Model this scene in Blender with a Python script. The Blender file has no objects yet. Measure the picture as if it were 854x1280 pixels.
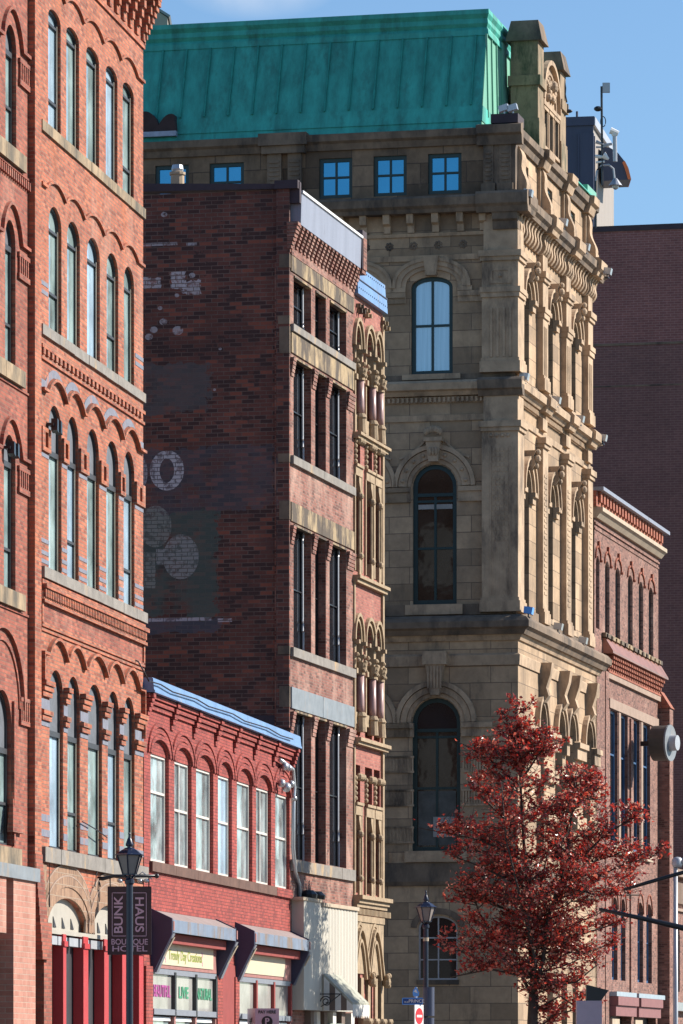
import bpy, math, random
from mathutils import Vector, Matrix, noise
from mathutils.geometry import tessellate_polygon
random.seed(7)
R = math.radians
scene = bpy.context.scene
COL = scene.collection
F = 6000.0; CX = 427.0; HY = 1330.0; EYE = 1.7      # focal length and horizon in photo pixels
# ------------------------------------------------------------------ camera, sky, sun
cam = bpy.data.cameras.new('camera'); camo = bpy.data.objects.new('camera', cam); COL.objects.link(camo)
camo.location = (0, 0, EYE); camo.rotation_euler = (R(90), 0, 0)
cam.sensor_width = 36; cam.sensor_height = 36; cam.sensor_fit = 'AUTO'
cam.lens = F/1280*36; cam.shift_y = (HY-640)/1280; cam.clip_start = 1; cam.clip_end = 6000
scene.camera = camo
SUN_AZ, SUN_EL = 16.0, 33.0            # degrees from +X towards +Y, elevation
w = bpy.data.worlds.new('World'); scene.world = w; w.use_nodes = True
nt = w.node_tree; bg = nt.nodes['Background']
sky = nt.nodes.new('ShaderNodeTexSky'); sky.sky_type = 'NISHITA'; sky.sun_disc = False
sky.sun_elevation = R(SUN_EL); sky.sun_rotation = R(90-SUN_AZ); sky.altitude = 20
sky.air_density = 1.0; sky.dust_density = 0.1; sky.ozone_density = 3.5
tint = nt.nodes.new('ShaderNodeMix'); tint.data_type = 'RGBA'; tint.blend_type = 'MULTIPLY'; tint.inputs[0].default_value = 1.0; tint.inputs[7].default_value = (1.10, 1.22, 1.30, 1)
nt.links.new(sky.outputs[0], tint.inputs[6]); 
tcw = nt.nodes.new('ShaderNodeTexCoord'); mpw = nt.nodes.new('ShaderNodeMapping'); mpw.vector_type = 'POINT'
mpw.inputs['Location'].default_value = (.0175/.011, 0, -.2195/.0045); mpw.inputs['Scale'].default_value = (1/.011, 0, 1/.0045)
nt.links.new(tcw.outputs['Generated'], mpw.inputs[0])
ln = nt.nodes.new('ShaderNodeVectorMath'); ln.operation = 'LENGTH'; nt.links.new(mpw.outputs[0], ln.inputs[0])
nzw = nt.nodes.new('ShaderNodeTexNoise'); nzw.inputs['Scale'].default_value = 120; nzw.inputs['Detail'].default_value = 6; nt.links.new(tcw.outputs['Generated'], nzw.inputs['Vector'])
mrw = nt.nodes.new('ShaderNodeMapRange'); mrw.inputs[1].default_value = 1.6; mrw.inputs[2].default_value = 0.2; mrw.inputs[3].default_value = 0; mrw.inputs[4].default_value = .9; nt.links.new(ln.outputs[1], mrw.inputs[0])
mlw = nt.nodes.new('ShaderNodeMath'); mlw.operation = 'MULTIPLY'; nt.links.new(mrw.outputs[0], mlw.inputs[0]); nt.links.new(nzw.outputs[0], mlw.inputs[1])
cl = nt.nodes.new('ShaderNodeMix'); cl.data_type = 'RGBA'; cl.inputs[7].default_value = (7.5, 8.0, 8.8, 1)      # one faint wisp of cloud
nt.links.new(mlw.outputs[0], cl.inputs[0]); nt.links.new(tint.outputs[2], cl.inputs[6]); nt.links.new(cl.outputs[2], bg.inputs[0]); bg.inputs[1].default_value = 0.066
sl = bpy.data.lights.new('sun', 'SUN'); so = bpy.data.objects.new('sun', sl); COL.objects.link(so)
sl.energy = 4.8; sl.angle = R(0.5); sl.color = (1.0, 0.93, 0.82)
sd = Vector((math.cos(R(SUN_AZ))*math.cos(R(SUN_EL)), math.sin(R(SUN_AZ))*math.cos(R(SUN_EL)), math.sin(R(SUN_EL))))
so.rotation_euler = sd.to_track_quat('Z', 'Y').to_euler(); so.location = (60, 60, 80)
scene.view_settings.view_transform = 'Standard'; scene.view_settings.look = 'None'
scene.view_settings.exposure = 0.8; scene.view_settings.gamma = 1.0
scene.render.film_transparent = False
try: scene.cycles.max_bounces = 6; scene.cycles.caustics_reflective = False; scene.cycles.caustics_refractive = False
except Exception: pass

# ------------------------------------------------------------------ materials
def _sock(n, *names):
    for k in names:
        if k in n.inputs: return n.inputs[k]
def newmat(name):
    m = bpy.data.materials.new(name); m.use_nodes = True
    return m, m.node_tree, m.node_tree.nodes['Principled BSDF']
def mathn(nt, op, a, b=None, c=None):
    n = nt.nodes.new('ShaderNodeMath'); n.operation = op
    for i, v in enumerate((a, b, c)):
        if v is None: continue
        if isinstance(v, (int, float)): n.inputs[i].default_value = v
        else: nt.links.new(v, n.inputs[i])
    return n.outputs[0]
def mixc(nt, fac, a, b, mode='MIX'):
    n = nt.nodes.new('ShaderNodeMix'); n.data_type = 'RGBA'; n.blend_type = mode
    for sk, v in ((n.inputs[0], fac), (n.inputs[6], a), (n.inputs[7], b)):
        if isinstance(v, (int, float)): sk.default_value = v
        elif isinstance(v, tuple): sk.default_value = (v[0], v[1], v[2], 1)
        else: nt.links.new(v, sk)
    return n.outputs[2]
def noisen(nt, vec, scale, detail=4, rough=.6):
    n = nt.nodes.new('ShaderNodeTexNoise'); n.inputs['Scale'].default_value = scale
    n.inputs['Detail'].default_value = detail; n.inputs['Roughness'].default_value = rough
    nt.links.new(vec, n.inputs['Vector']); return n.outputs[0]
def ramp(nt, v, a, b, lo=0.0, hi=1.0):
    n = nt.nodes.new('ShaderNodeMapRange'); nt.links.new(v, n.inputs[0])
    n.inputs[1].default_value = a; n.inputs[2].default_value = b; n.inputs[3].default_value = lo; n.inputs[4].default_value = hi
    return n.outputs[0]
def gray(nt, v):
    n = nt.nodes.new('ShaderNodeCombineColor')
    for i in range(3): nt.links.new(v, n.inputs[i])
    return n.outputs[0]
def stretch(nt, vec, sx, sy, sz):
    n = nt.nodes.new('ShaderNodeMapping'); n.inputs['Scale'].default_value = (sx, sy, sz)
    nt.links.new(vec, n.inputs[0]); return n.outputs[0]
def bump(nt, bs, h, strength, dist):
    n = nt.nodes.new('ShaderNodeBump'); n.inputs['Strength'].default_value = strength; n.inputs['Distance'].default_value = dist
    nt.links.new(h, n.inputs['Height']); nt.links.new(n.outputs[0], bs.inputs['Normal'])
def plain(name, c, rough=.7, metal=0.0, var=.25, sc=3.0, bmp=.0, streak=False, stain=None, ior=None, spec=None):
    m, nt, bs = newmat(name)
    tc = nt.nodes.new('ShaderNodeTexCoord'); v = tc.outputs['Object']
    vv = stretch(nt, v, 1, 1, .15) if streak else v
    n1 = noisen(nt, vv, sc, 5, .65)
    col = mixc(nt, 1.0, c, gray(nt, ramp(nt, n1, .25, .75, 1-var, 1+var)), 'MULTIPLY')
    if stain:
        sc_, col2, a, b = stain
        n2 = noisen(nt, stretch(nt, v, 1, 1, .35), sc_, 6, .7)
        col = mixc(nt, ramp(nt, n2, a, b), col, col2)
    nt.links.new(col, bs.inputs['Base Color'])
    bs.inputs['Roughness'].default_value = rough; bs.inputs['Metallic'].default_value = metal
    if ior: bs.inputs['IOR'].default_value = ior
    if bmp: bump(nt, bs, noisen(nt, v, sc*6, 4, .6), .5, bmp)
    return m
def perbrick(nt, b, bw, rh, ms, offset):
    k = nt.nodes.new('ShaderNodeTexBrick'); nt.links.new(b.inputs['Vector'].links[0].from_socket, k.inputs['Vector'])
    k.inputs['Color1'].default_value = (0, 0, 0, 1); k.inputs['Color2'].default_value = (1, 1, 1, 1); k.inputs['Mortar'].default_value = (.5, .5, .5, 1)
    k.inputs['Scale'].default_value = 1.0; k.inputs['Mortar Size'].default_value = ms; k.inputs['Mortar Smooth'].default_value = .1
    k.inputs['Brick Width'].default_value = bw; k.inputs['Row Height'].default_value = rh; k.offset = offset
    sp = nt.nodes.new('ShaderNodeSeparateColor'); nt.links.new(k.outputs['Color'], sp.inputs[0])
    return sp.outputs[0]
def brickmat(name, c1, c2, mortar, spk=0.0, bw=.215, rh=.0715, ms=.0075, bias=0.0, stains=(), rough=.88, bmp=.006, mask=None, var=.22, offset=.5, smooth=.1):
    m, nt, bs = newmat(name)
    tc = nt.nodes.new('ShaderNodeTexCoord'); uv = tc.outputs['UV']; ob = tc.outputs['Object']
    b = nt.nodes.new('ShaderNodeTexBrick'); nt.links.new(uv, b.inputs['Vector'])
    b.inputs['Color1'].default_value = (*c1, 1); b.inputs['Color2'].default_value = (*c2, 1); b.inputs['Mortar'].default_value = (*mortar, 1)
    b.inputs['Scale'].default_value = 1.0; b.inputs['Mortar Size'].default_value = ms; b.inputs['Mortar Smooth'].default_value = smooth
    b.inputs['Bias'].default_value = bias; b.inputs['Brick Width'].default_value = bw; b.inputs['Row Height'].default_value = rh
    b.offset = offset
    col = b.outputs['Color']
    n1 = noisen(nt, ob, .55, 6, .6); n2 = noisen(nt, ob, 5.0, 3, .6)
    col = mixc(nt, 1.0, col, gray(nt, ramp(nt, n1, .28, .72, 1-var, 1+var)), 'MULTIPLY')
    col = mixc(nt, 1.0, col, gray(nt, ramp(nt, n2, .25, .75, .86, 1.14)), 'MULTIPLY')
    if spk > 0:      # odd dark and pale bricks
        dd = perbrick(nt, b, bw, rh, ms, offset)
        col = mixc(nt, mathn(nt, 'MULTIPLY', ramp(nt, dd, .74, .80), spk), col, tuple(v*.42 for v in c2)); col = mixc(nt, mathn(nt, 'MULTIPLY', ramp(nt, dd, .16, .10), spk*.5), col, tuple(min(v*1.35+.03, .8) for v in c1))
    for (sc, c, a, bb, st, amt) in stains:
        nn = noisen(nt, stretch(nt, ob, 1, 1, st), sc, 6, .7)
        col = mixc(nt, mathn(nt, 'MULTIPLY', ramp(nt, nn, a, bb), amt), col, c)
    if mask: col = mask(nt, uv, ob, col, b.outputs['Fac'], perbrick(nt, b, bw, rh, ms, offset))
    nt.links.new(col, bs.inputs['Base Color']); bs.inputs['Roughness'].default_value = rough
    h = mathn(nt, 'SUBTRACT', mathn(nt, 'MULTIPLY', noisen(nt, ob, 30, 3, .6), .35), b.outputs['Fac'])
    bump(nt, bs, h, .8, bmp)
    return m
def glass(name, base, ior=1.6, rough=.04, tint=None, wav=.0, curtain=False, mirror=0.0, var=.3, mtint=(.8, .9, 1)):
    m, nt, bs = newmat(name)
    tc = nt.nodes.new('ShaderNodeTexCoord'); v = tc.outputs['Object']
    vv = stretch(nt, v, 9, 9, .25) if curtain else v
    n1 = noisen(nt, vv, 1.1, 4, .6)
    col = mixc(nt, 1.0, base, gray(nt, ramp(nt, n1, .3, .7, 1-var, 1+var)), 'MULTIPLY')
    nt.links.new(col, bs.inputs['Base Color']); bs.inputs['Roughness'].default_value = rough; bs.inputs['IOR'].default_value = ior
    bump(nt, bs, noisen(nt, v, 1.7, 2, .5), .5, .004+wav)
    if mirror > 0:
        g = nt.nodes.new('ShaderNodeBsdfGlossy'); g.inputs['Roughness'].default_value = rough; g.inputs['Color'].default_value = (*mtint, 1)
        mx = nt.nodes.new('ShaderNodeMixShader'); mx.inputs[0].default_value = mirror
        nt.links.new(bs.outputs[0], mx.inputs[1]); nt.links.new(g.outputs[0], mx.inputs[2])
        nt.links.new(mx.outputs[0], nt.nodes['Material Output'].inputs[0])
    return m

M = {}
M['brickA'] = brickmat('orange_brick', (.43, .130, .066), (.29, .074, .044), (.23, .13, .09), stains=[(.45, (.46, .28, .21), .54, .72, .35, .6), (1.1, (.42, .12, .04), .52, .70, .6, .55), (1.6, (.15, .055, .04), .54, .72, .5, .55)], ms=.010, var=.26, spk=.5)
M['brickA2'] = brickmat('deep_red_brick', (.33, .088, .052), (.22, .055, .038), (.20, .10, .07), stains=[(1.2, (.15, .05, .04), .52, .72, 1, .5), (.5, (.52, .30, .22), .55, .75, .5, .5)], spk=.4, ms=.009)
M['brickP'] = brickmat('pale_pier_brick', (.42, .19, .14), (.34, .14, .10), (.40, .27, .21), bw=.3, rh=.1, ms=.008, stains=[(1, (.6, .42, .33), .5, .8, .5, .4)])
M['brickArch'] = brickmat('tan_arch_brick', (.30, .17, .10), (.20, .10, .06), (.30, .22, .16), bw=.075, rh=.22, ms=.010, spk=.4)
M['brickC'] = brickmat('painted_red_brick', (.33, .056, .042), (.255, .042, .036), (.14, .034, .03), stains=[(1.5, (.50, .14, .10), .52, .75, .6, .5), (4, (.16, .04, .04), .66, .75, 1, .5)], ms=.008, var=.2, spk=.3)
M['sillC'] = plain('brown_sill_stone', (.115, .06, .045), .9, var=.35, sc=3)
M['sideC'] = plain('dark_red_paint', (.24, .04, .035), .8, var=.2)
M['greypaint'] = plain('grey_blue_paint', (.17, .18, .225), .85, var=.25, sc=6, stain=(2.5, (.4, .16, .1), .58, .72))
M['stoneSill'] = plain('weathered_sill_stone', (.33, .24, .15), .9, var=.35, sc=2, bmp=.01, stain=(1.4, (.10, .085, .065), .42, .62))
M['greySill'] = plain('grey_sill_stone', (.22, .20, .18), .9, var=.3, sc=3, bmp=.01, stain=(1.2, (.42, .29, .16), .56, .66))
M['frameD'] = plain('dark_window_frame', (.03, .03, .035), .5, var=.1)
M['frameB'] = plain('beige_window_frame', (.42, .34, .26), .6, var=.15)
M['frameW'] = plain('white_window_frame', (.60, .55, .50), .55, var=.08)
M['frameG'] = plain('dark_green_frame', (.008, .035, .038), .45, var=.2)
M['frameBlue'] = plain('blue_window_frame', (.03, .09, .20), .5, var=.2)
M['lunette'] = plain('grey_lunette_board', (.11, .12, .14), .6, var=.3, sc=4)
M['glassA'] = glass('pale_green_glass', (.27, .36, .36), 2.3, .03, wav=.008, var=.5)  # base holds grey-green curtain tone plus painted-in sky reflection
M['glassA2'] = glass('blue_grey_glass', (.36, .49, .60), 2.3, .05, var=.3)  # pale sky reflection put into the base colour
M['glassC'] = glass('bright_curtained_glass', (.30, .35, .36), 1.8, .06, wav=.012, var=.7)
M['glassDark'] = glass('dark_glass', (.012, .014, .018), 1.5, .05)
M['glassBlue'] = glass('sky_blue_glass', (.02, .09, .14), 1.5, .04, wav=.012, var=.8, mirror=.58, mtint=(.10, .44, .66))  # blue of the reflected sky painted into base and mirror tint
M['glassCurtain'] = glass('curtained_blue_glass', (.38, .50, .56), 1.6, .06, curtain=True, mirror=.22, var=.22, mtint=(.6, .85, 1))
M['glassBrown'] = glass('room_reflecting_glass', (.022, .018, .015), 1.6, .05, wav=.006, var=.6)
M['blind'] = plain('pale_roller_blind', (.30, .29, .28), .8, var=.2)
M['roomgrey'] = plain('dim_grey_partition', (.085, .085, .08), .8, var=.4, sc=3)
M['paintRed'] = plain('bright_red_paint', (.42, .032, .035), .5, var=.1)
M['paintCream'] = plain('cream_paint', (.38, .35, .30), .6, var=.12, stain=(3, (.4, .35, .28), .62, .75))
M['signCream'] = plain('cream_signboard', (.55, .475, .34), .55, var=.06)
M['navy'] = plain('navy_canopy_metal', (.035, .035, .075), .5, var=.15)
M['rustblue'] = plain('rust_streaked_blue_metal', (.165, .205, .275), .55, var=.25, sc=2, stain=(1.6, (.20, .14, .10), .50, .62))
M['canTop'] = plain('dusty_canopy_top', (.25, .20, .19), .8, var=.2)
M['pinkwood'] = plain('faded_pink_board', (.30, .13, .115), .7, var=.2)
M['greyframe'] = plain('grey_storefront_frame', (.20, .215, .25), .5, var=.12)
M['shopglass'] = glass('frosted_shop_glass', (.34, .33, .31), 1.5, .15, var=.3)
M['cornBlue'] = plain('light_blue_painted_metal', (.14, .25, .44), .45, var=.22, sc=2.2, streak=True, stain=(2.4, (.30, .31, .33), .60, .74), bmp=.01)
M['cornGrey'] = plain('grey_blue_cornice_metal', (.235, .25, .31), .5, bmp=.008, stain=(2.0, (.15, .14, .15), .60, .75), var=.15, sc=3, streak=True)
M['metalband'] = plain('grey_metal_band', (.20, .22, .24), .5, var=.25, sc=3, stain=(2, (.28, .22, .17), .58, .7))
M['brickB'] = brickmat('weathered_brick', (.255, .098, .070), (.165, .060, .046), (.22, .15, .12), spk=.6, stains=[(.9, (.52, .34, .27), .48, .68, .6, .6), (2.2, (.14, .07, .06), .6, .72, .5, .5)])
M['stoneBand'] = plain('stained_yellow_lintel', (.36, .265, .155), .9, var=.35, sc=2.5, bmp=.01, stain=(1.7, (.085, .065, .05), .42, .54))
M['coping'] = plain('dark_tar_coping', (.05, .035, .045), .8, var=.2)
M['siding'] = plain('white_metal_siding', (.46, .43, .37), .6, var=.12, sc=2, streak=True, stain=(1.6, (.60, .45, .28), .62, .8))
M['white'] = plain('white_paint', (.75, .75, .74), .6, var=.06)
M['awnW'] = plain('white_awning_cloth', (.62, .60, .56), .8, var=.15)
M['awnB'] = plain('brown_awning_cloth', (.14, .10, .08), .8, var=.15)
M['awnG'] = plain('faded_green_grey_awning_cloth', (.34, .34, .28), .8, var=.3, sc=5, streak=True)
M['yellow'] = plain('carved_yellow_stone', (.33, .24, .15), .85, var=.32, sc=5, bmp=.015, stain=(3, (.22, .16, .10), .56, .7))
M['pinkbrick'] = brickmat('pink_brick', (.36, .125, .092), (.29, .09, .072), (.30, .15, .12), spk=.3, var=.2, stains=[(1, (.6, .38, .28), .55, .75, .5, .4)])
M['pinkcol'] = plain('polished_pink_granite', (.36, .22, .20), .35, var=.15)
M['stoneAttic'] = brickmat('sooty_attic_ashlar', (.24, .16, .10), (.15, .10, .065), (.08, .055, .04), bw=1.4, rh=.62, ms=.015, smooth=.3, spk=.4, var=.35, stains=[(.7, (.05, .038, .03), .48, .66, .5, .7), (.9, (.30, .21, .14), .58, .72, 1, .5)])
M['stone'] = brickmat('brown_ashlar_stone', (.45, .312, .198), (.34, .235, .15), (.18, .128, .09), bw=1.25, rh=.5, ms=.012, spk=.35, smooth=.3, rough=.92, bmp=.012, var=.28,
    stains=[(.35, (.17, .125, .09), .48, .68, 1, .65), (1.4, (.09, .07, .055), .56, .72, .3, .6), (.8, (.44, .33, .23), .58, .75, .5, .4)])
M['stoneT'] = plain('carved_brown_stone', (.42, .30, .20), .9, var=.33, sc=1.8, bmp=.014, stain=(1.3, (.11, .08, .06), .50, .70))
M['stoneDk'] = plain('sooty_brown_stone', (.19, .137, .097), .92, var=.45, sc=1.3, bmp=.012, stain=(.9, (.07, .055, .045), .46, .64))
M['stoneGreen'] = plain('mossy_chimney_stone', (.27, .195, .125), .92, var=.35, sc=1.6, bmp=.012, stain=(2, (.085, .085, .05), .48, .62))
M['copper'] = plain('verdigris_copper', (.042, .35, .285), .65, var=.42, sc=2.4, streak=True, stain=(1.3, (.03, .15, .12), .52, .74), bmp=.01)
M['copperseam'] = plain('seam_shadow_copper', (.02, .25, .20), .6, var=.3)  # darkened copper, the seams' shadow put into the colour
M['copper2'] = plain('pale_sunlit_copper', (.15, .38, .28), .5, var=.25, sc=2, streak=True)  # lighter copper, with the front slope's sunlight put into its colour
M['patch'] = plain('bare_brown_roof_patch', (.05, .03, .03), .9, var=.3)
M['flash'] = plain('blue_grey_flashing', (.30, .34, .44), .4, var=.3, sc=4)
M['brickE'] = brickmat('dusky_pink_brick', (.25, .118, .088), (.165, .072, .056), (.20, .13, .105), spk=.6, stains=[(.8, (.5, .33, .26), .52, .72, 1, .4)])
M['brickEd'] = brickmat('rust_red_brick', (.38, .11, .06), (.25, .065, .04), (.3, .16, .11))
M['creamst'] = plain('cream_stone_moulding', (.42, .34, .25), .8, var=.2, sc=2)
M['palest'] = plain('pale_pink_beam', (.31, .22, .17), .85, var=.2, sc=2)
M['coppernew'] = plain('brown_copper_roof', (.34, .16, .11), .35, metal=.4, var=.3, sc=1.5)
M['pinkpaint'] = plain('dusky_pink_paint', (.22, .09, .09), .7, var=.15)
M['ltblue'] = plain('pale_blue_sill', (.30, .37, .42), .6, var=.1)
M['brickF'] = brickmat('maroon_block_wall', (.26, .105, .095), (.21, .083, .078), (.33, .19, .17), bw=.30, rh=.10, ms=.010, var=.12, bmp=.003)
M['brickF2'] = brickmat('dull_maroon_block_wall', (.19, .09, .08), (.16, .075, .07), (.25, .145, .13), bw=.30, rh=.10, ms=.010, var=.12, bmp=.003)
M['navybox'] = plain('dark_navy_cladding', (.05, .06, .105), .5, var=.12, streak=True)
M['palebox'] = plain('pale_grey_cladding', (.30, .26, .225), .6, var=.1, streak=True)
M['metal'] = plain('galvanised_metal', (.45, .46, .48), .35, metal=.6, var=.15)
M['drum'] = plain('dark_bronze_drum', (.075, .068, .06), .45, metal=.2, var=.2)
M['steel'] = plain('painted_grey_steel', (.42, .43, .46), .4, metal=.2, var=.12)
M['black'] = plain('black_painted_metal', (.012, .012, .016), .35, var=.2)
M['lampblue'] = plain('blue_black_lamp_paint', (.010, .014, .035), .3, var=.2)
M['lampglass'] = glass('lamp_glass', (.26, .22, .20), 1.45, .1, var=.3)
M['orange'] = plain('orange_paint', (.75, .20, .06), .5, var=.1)
M['maroon'] = plain('dark_maroon_sign', (.035, .014, .020), .5, var=.08)
M['lilac'] = plain('lilac_lettering', (.50, .36, .46), .6, var=.05)
M['signblue'] = plain('blue_sign', (.01, .05, .22), .5, var=.1)
M['signltblue'] = plain('light_blue_sign', (.12, .35, .8), .5, var=.1)
M['signred'] = plain('red_sign', (.6, .01, .02), .5, var=.05)
M['signwhite'] = plain('white_sign', (.8, .78, .76), .5, var=.05)
M['signlilac'] = plain('pale_lilac_sign', (.44, .38, .46), .5, var=.08)
M['ink'] = plain('black_ink', (.01, .01, .015), .6, var=.05)
M['txtgreen'] = plain('green_lettering', (.05, .26, .14), .6, var=.05)
M['txtolive'] = plain('yellow_green_lettering', (.28, .33, .06), .6, var=.05)
M['txtpink'] = plain('magenta_lettering', (.36, .06, .24), .6, var=.05)
M['asphalt'] = plain('asphalt', (.05, .05, .052), .9, var=.25, sc=8, bmp=.01)
M['paving'] = brickmat('concrete_paving', (.30, .28, .26), (.26, .245, .23), (.14, .13, .12), bw=1.2, rh=1.2, ms=.012, offset=0)
M['ground'] = plain('far_ground', (.12, .12, .10), .95, var=.3, sc=.05)
M['roofgrey'] = plain('gravel_roof', (.12, .11, .10), .95, var=.2)
M['bark'] = plain('dark_bark', (.055, .042, .036), .9, var=.4, sc=6, bmp=.02)
M['beigepipe'] = plain('buff_flue', (.40, .30, .20), .8, var=.2)
M['linewhite'] = plain('road_paint', (.7, .7, .68), .7, var=.1)

# ------------------------------------------------------------------ mesh builder
NOSPLIT = ('wall', 'cladding', 'road', 'frame', 'trunk', 'twigs', 'standing_seam')
class MB:
    def __init__(s, side=False):
        s.v = []; s.f = []; s.side = side
    def add(s, vs, fs):
        n = len(s.v)
        if s.side: vs = [(b, a, c) for (a, b, c) in vs]       # (distance from corner, depth, z) on the left hand face
        s.v += [tuple(v) for v in vs]; s.f += [tuple(i+n for i in f) for f in fs]
    def box(s, x0, x1, y0, y1, z0, z1):
        s.add([(x0,y0,z0),(x1,y0,z0),(x1,y1,z0),(x0,y1,z0),(x0,y0,z1),(x1,y0,z1),(x1,y1,z1),(x0,y1,z1)],
              [(0,1,5,4),(1,2,6,5),(2,3,7,6),(3,0,4,7),(4,5,6,7),(3,2,1,0)])
    def prism(s, poly, a0, a1, plane='yz'):
        n = len(poly)
        def P(p, a):
            return {'yz': (a, p[0], p[1]), 'xz': (p[0], a, p[1]), 'xy': (p[0], p[1], a)}[plane]
        vs = [P(p, a0) for p in poly]+[P(p, a1) for p in poly]
        fs = [(i, (i+1) % n, (i+1) % n+n, i+n) for i in range(n)]+[tuple(range(n-1, -1, -1)), tuple(range(n, 2*n))]
        s.add(vs, fs)
    def mould(s, x0, x1, prof):        # prof: (outward, z)
        s.prism([(-o, z) for o, z in prof], x0, x1, 'yz')
    def strip(s, path, th, y0, y1):    # ribbon of box section along a path in xz
        n = len(path); L = []; U = []
        for i, (x, z) in enumerate(path):
            a = path[max(i-1, 0)]; b = path[min(i+1, n-1)]
            dx, dz = b[0]-a[0], b[1]-a[1]; l = math.hypot(dx, dz) or 1
            L.append((x, z)); U.append((x-dz/l*th, z+dx/l*th))
        vs = []
        for i in range(n):
            vs += [(L[i][0], y0, L[i][1]), (U[i][0], y0, U[i][1]), (U[i][0], y1, U[i][1]), (L[i][0], y1, L[i][1])]
        fs = []
        for i in range(n-1):
            a, b = 4*i, 4*i+4
            for k in range(4): fs.append((a+k, a+(k+1) % 4, b+(k+1) % 4, b+k))
        fs += [(3, 2, 1, 0), (4*n-4, 4*n-3, 4*n-2, 4*n-1)]
        s.add(vs, fs)
    def lathe(s, cx, cy, prof, n=12, rot=0):
        vs = []; fs = []; m = len(prof)
        for r, z in prof:
            for k in range(n):
                a = 2*math.pi*(k+rot)/n; vs.append((cx+r*math.cos(a), cy+r*math.sin(a), z))
        for i in range(m-1):
            for k in range(n):
                fs.append((i*n+k, i*n+(k+1) % n, (i+1)*n+(k+1) % n, (i+1)*n+k))
        fs += [tuple(range(n-1, -1, -1)), tuple(range((m-1)*n, m*n))]
        s.add(vs, fs)
    def tube(s, pts, r, n=8):
        rs = r if isinstance(r, (list, tuple)) else [r]*len(pts)
        pts = [Vector(p) for p in pts]; vs = []; fs = []; m = len(pts)
        for i, p in enumerate(pts):
            d = (pts[min(i+1, m-1)]-pts[max(i-1, 0)]).normalized()
            ref = Vector((0, 0, 1)) if abs(d.z) < .9 else Vector((1, 0, 0))
            a = d.cross(ref).normalized(); b = d.cross(a)
            for k in range(n):
                t = 2*math.pi*k/n; q = p+a*math.cos(t)*rs[i]+b*math.sin(t)*rs[i]; vs.append(tuple(q))
        for i in range(m-1):
            for k in range(n): fs.append((i*n+k, i*n+(k+1) % n, (i+1)*n+(k+1) % n, (i+1)*n+k))
        fs += [tuple(range(n-1, -1, -1)), tuple(range((m-1)*n, m*n))]
        s.add(vs, fs)
    def ball(s, c, r, sx=1, sy=1, sz=1):
        n = 8; prof = [(math.sin(math.pi*i/6)*r, -math.cos(math.pi*i/6)*r) for i in range(7)]
        vs = []; fs = []
        for rr, z in prof:
            for k in range(n):
                a = 2*math.pi*k/n; vs.append((c[0]+(rr+1e-4)*math.cos(a)*sx, c[1]+(rr+1e-4)*math.sin(a)*sy, c[2]+z*sz))
        for i in range(6):
            for k in range(n): fs.append((i*n+k, i*n+(k+1) % n, (i+1)*n+(k+1) % n, (i+1)*n+k))
        s.add(vs, fs)
    def wall(s, x0, x1, z0, z1, ops, y=0.0, depth=.25):
        loops = [[(x0, z0), (x1, z0), (x1, z1), (x0, z1)]]+[oloop(o) for o in ops]
        tris = tessellate_polygon([[Vector((p[0], p[1], 0)) for p in l] for l in loops])
        flat = [(p[0], y, p[1]) for l in loops for p in l]
        s.add(flat, [tuple(t) for t in tris])
        for l in loops[1:]:
            n = len(l)
            s.add([(p[0], y, p[1]) for p in l]+[(p[0], y+depth, p[1]) for p in l], [(i, (i+1) % n, (i+1) % n+n, i+n) for i in range(n)])
    def build(s, name, mat, parent=None, smooth=False, zo=EYE):
        if not any(k in name for k in NOSPLIT):
            cl = s.clusters()
            if 1 < len(cl) <= 60:
                out = None
                for fs in cl:
                    m2 = MB(); ix = sorted({i for f in fs for i in f}); mp = {i: k for k, i in enumerate(ix)}
                    m2.v = [s.v[i] for i in ix]; m2.f = [tuple(mp[i] for i in f) for f in fs]; o_ = m2._build(name, mat, parent, smooth, zo); out = out or o_
                return out
        return s._build(name, mat, parent, smooth, zo)
    def clusters(s, eps=.02):
        n = len(s.v); par = list(range(n))
        def fd(i):
            while par[i] != i: par[i] = par[par[i]]; i = par[i]
            return i
        for f in s.f:
            for i in f[1:]:
                a, b = fd(f[0]), fd(i)
                if a != b: par[a] = b
        comp = {}
        for i in range(n): comp.setdefault(fd(i), []).append(i)
        ks = list(comp)
        if len(ks) > 400: return [s.f]
        bb = [[min(s.v[i][k] for i in comp[c])-eps for k in range(3)]+[max(s.v[i][k] for i in comp[c])+eps for k in range(3)] for c in ks]
        p2 = list(range(len(ks)))
        def f2(i):
            while p2[i] != i: p2[i] = p2[p2[i]]; i = p2[i]
            return i
        for i in range(len(ks)):
            for j in range(i):
                A_, B_ = bb[i], bb[j]
                if all(A_[k] < B_[k+3] and B_[k] < A_[k+3] for k in range(3)): p2[f2(i)] = f2(j)
        idx = {c: i for i, c in enumerate(ks)}; res = {}
        for f in s.f: res.setdefault(f2(idx[fd(f[0])]), []).append(f)
        return list(res.values())
    def _build(s, name, mat, parent=None, smooth=False, zo=EYE):
        me = bpy.data.meshes.new(name)
        me.from_pydata([(a, b, c+zo) for a, b, c in s.v], [], s.f)
        uvl = me.uv_layers.new(name='UVMap')
        for p in me.polygons:
            nn = p.normal; ax = max(range(3), key=lambda k: abs(nn[k]))
            for li in p.loop_indices:
                c = me.vertices[me.loops[li].vertex_index].co
                uvl.data[li].uv = (c.y, c.z) if ax == 0 else ((c.x, c.z) if ax == 1 else (c.x, c.y))
            p.use_smooth = smooth
        me.materials.append(M[mat] if isinstance(mat, str) else mat)
        o = bpy.data.objects.new(name, me); COL.objects.link(o)
        if parent is not None: o.parent = parent
        return o
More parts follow.
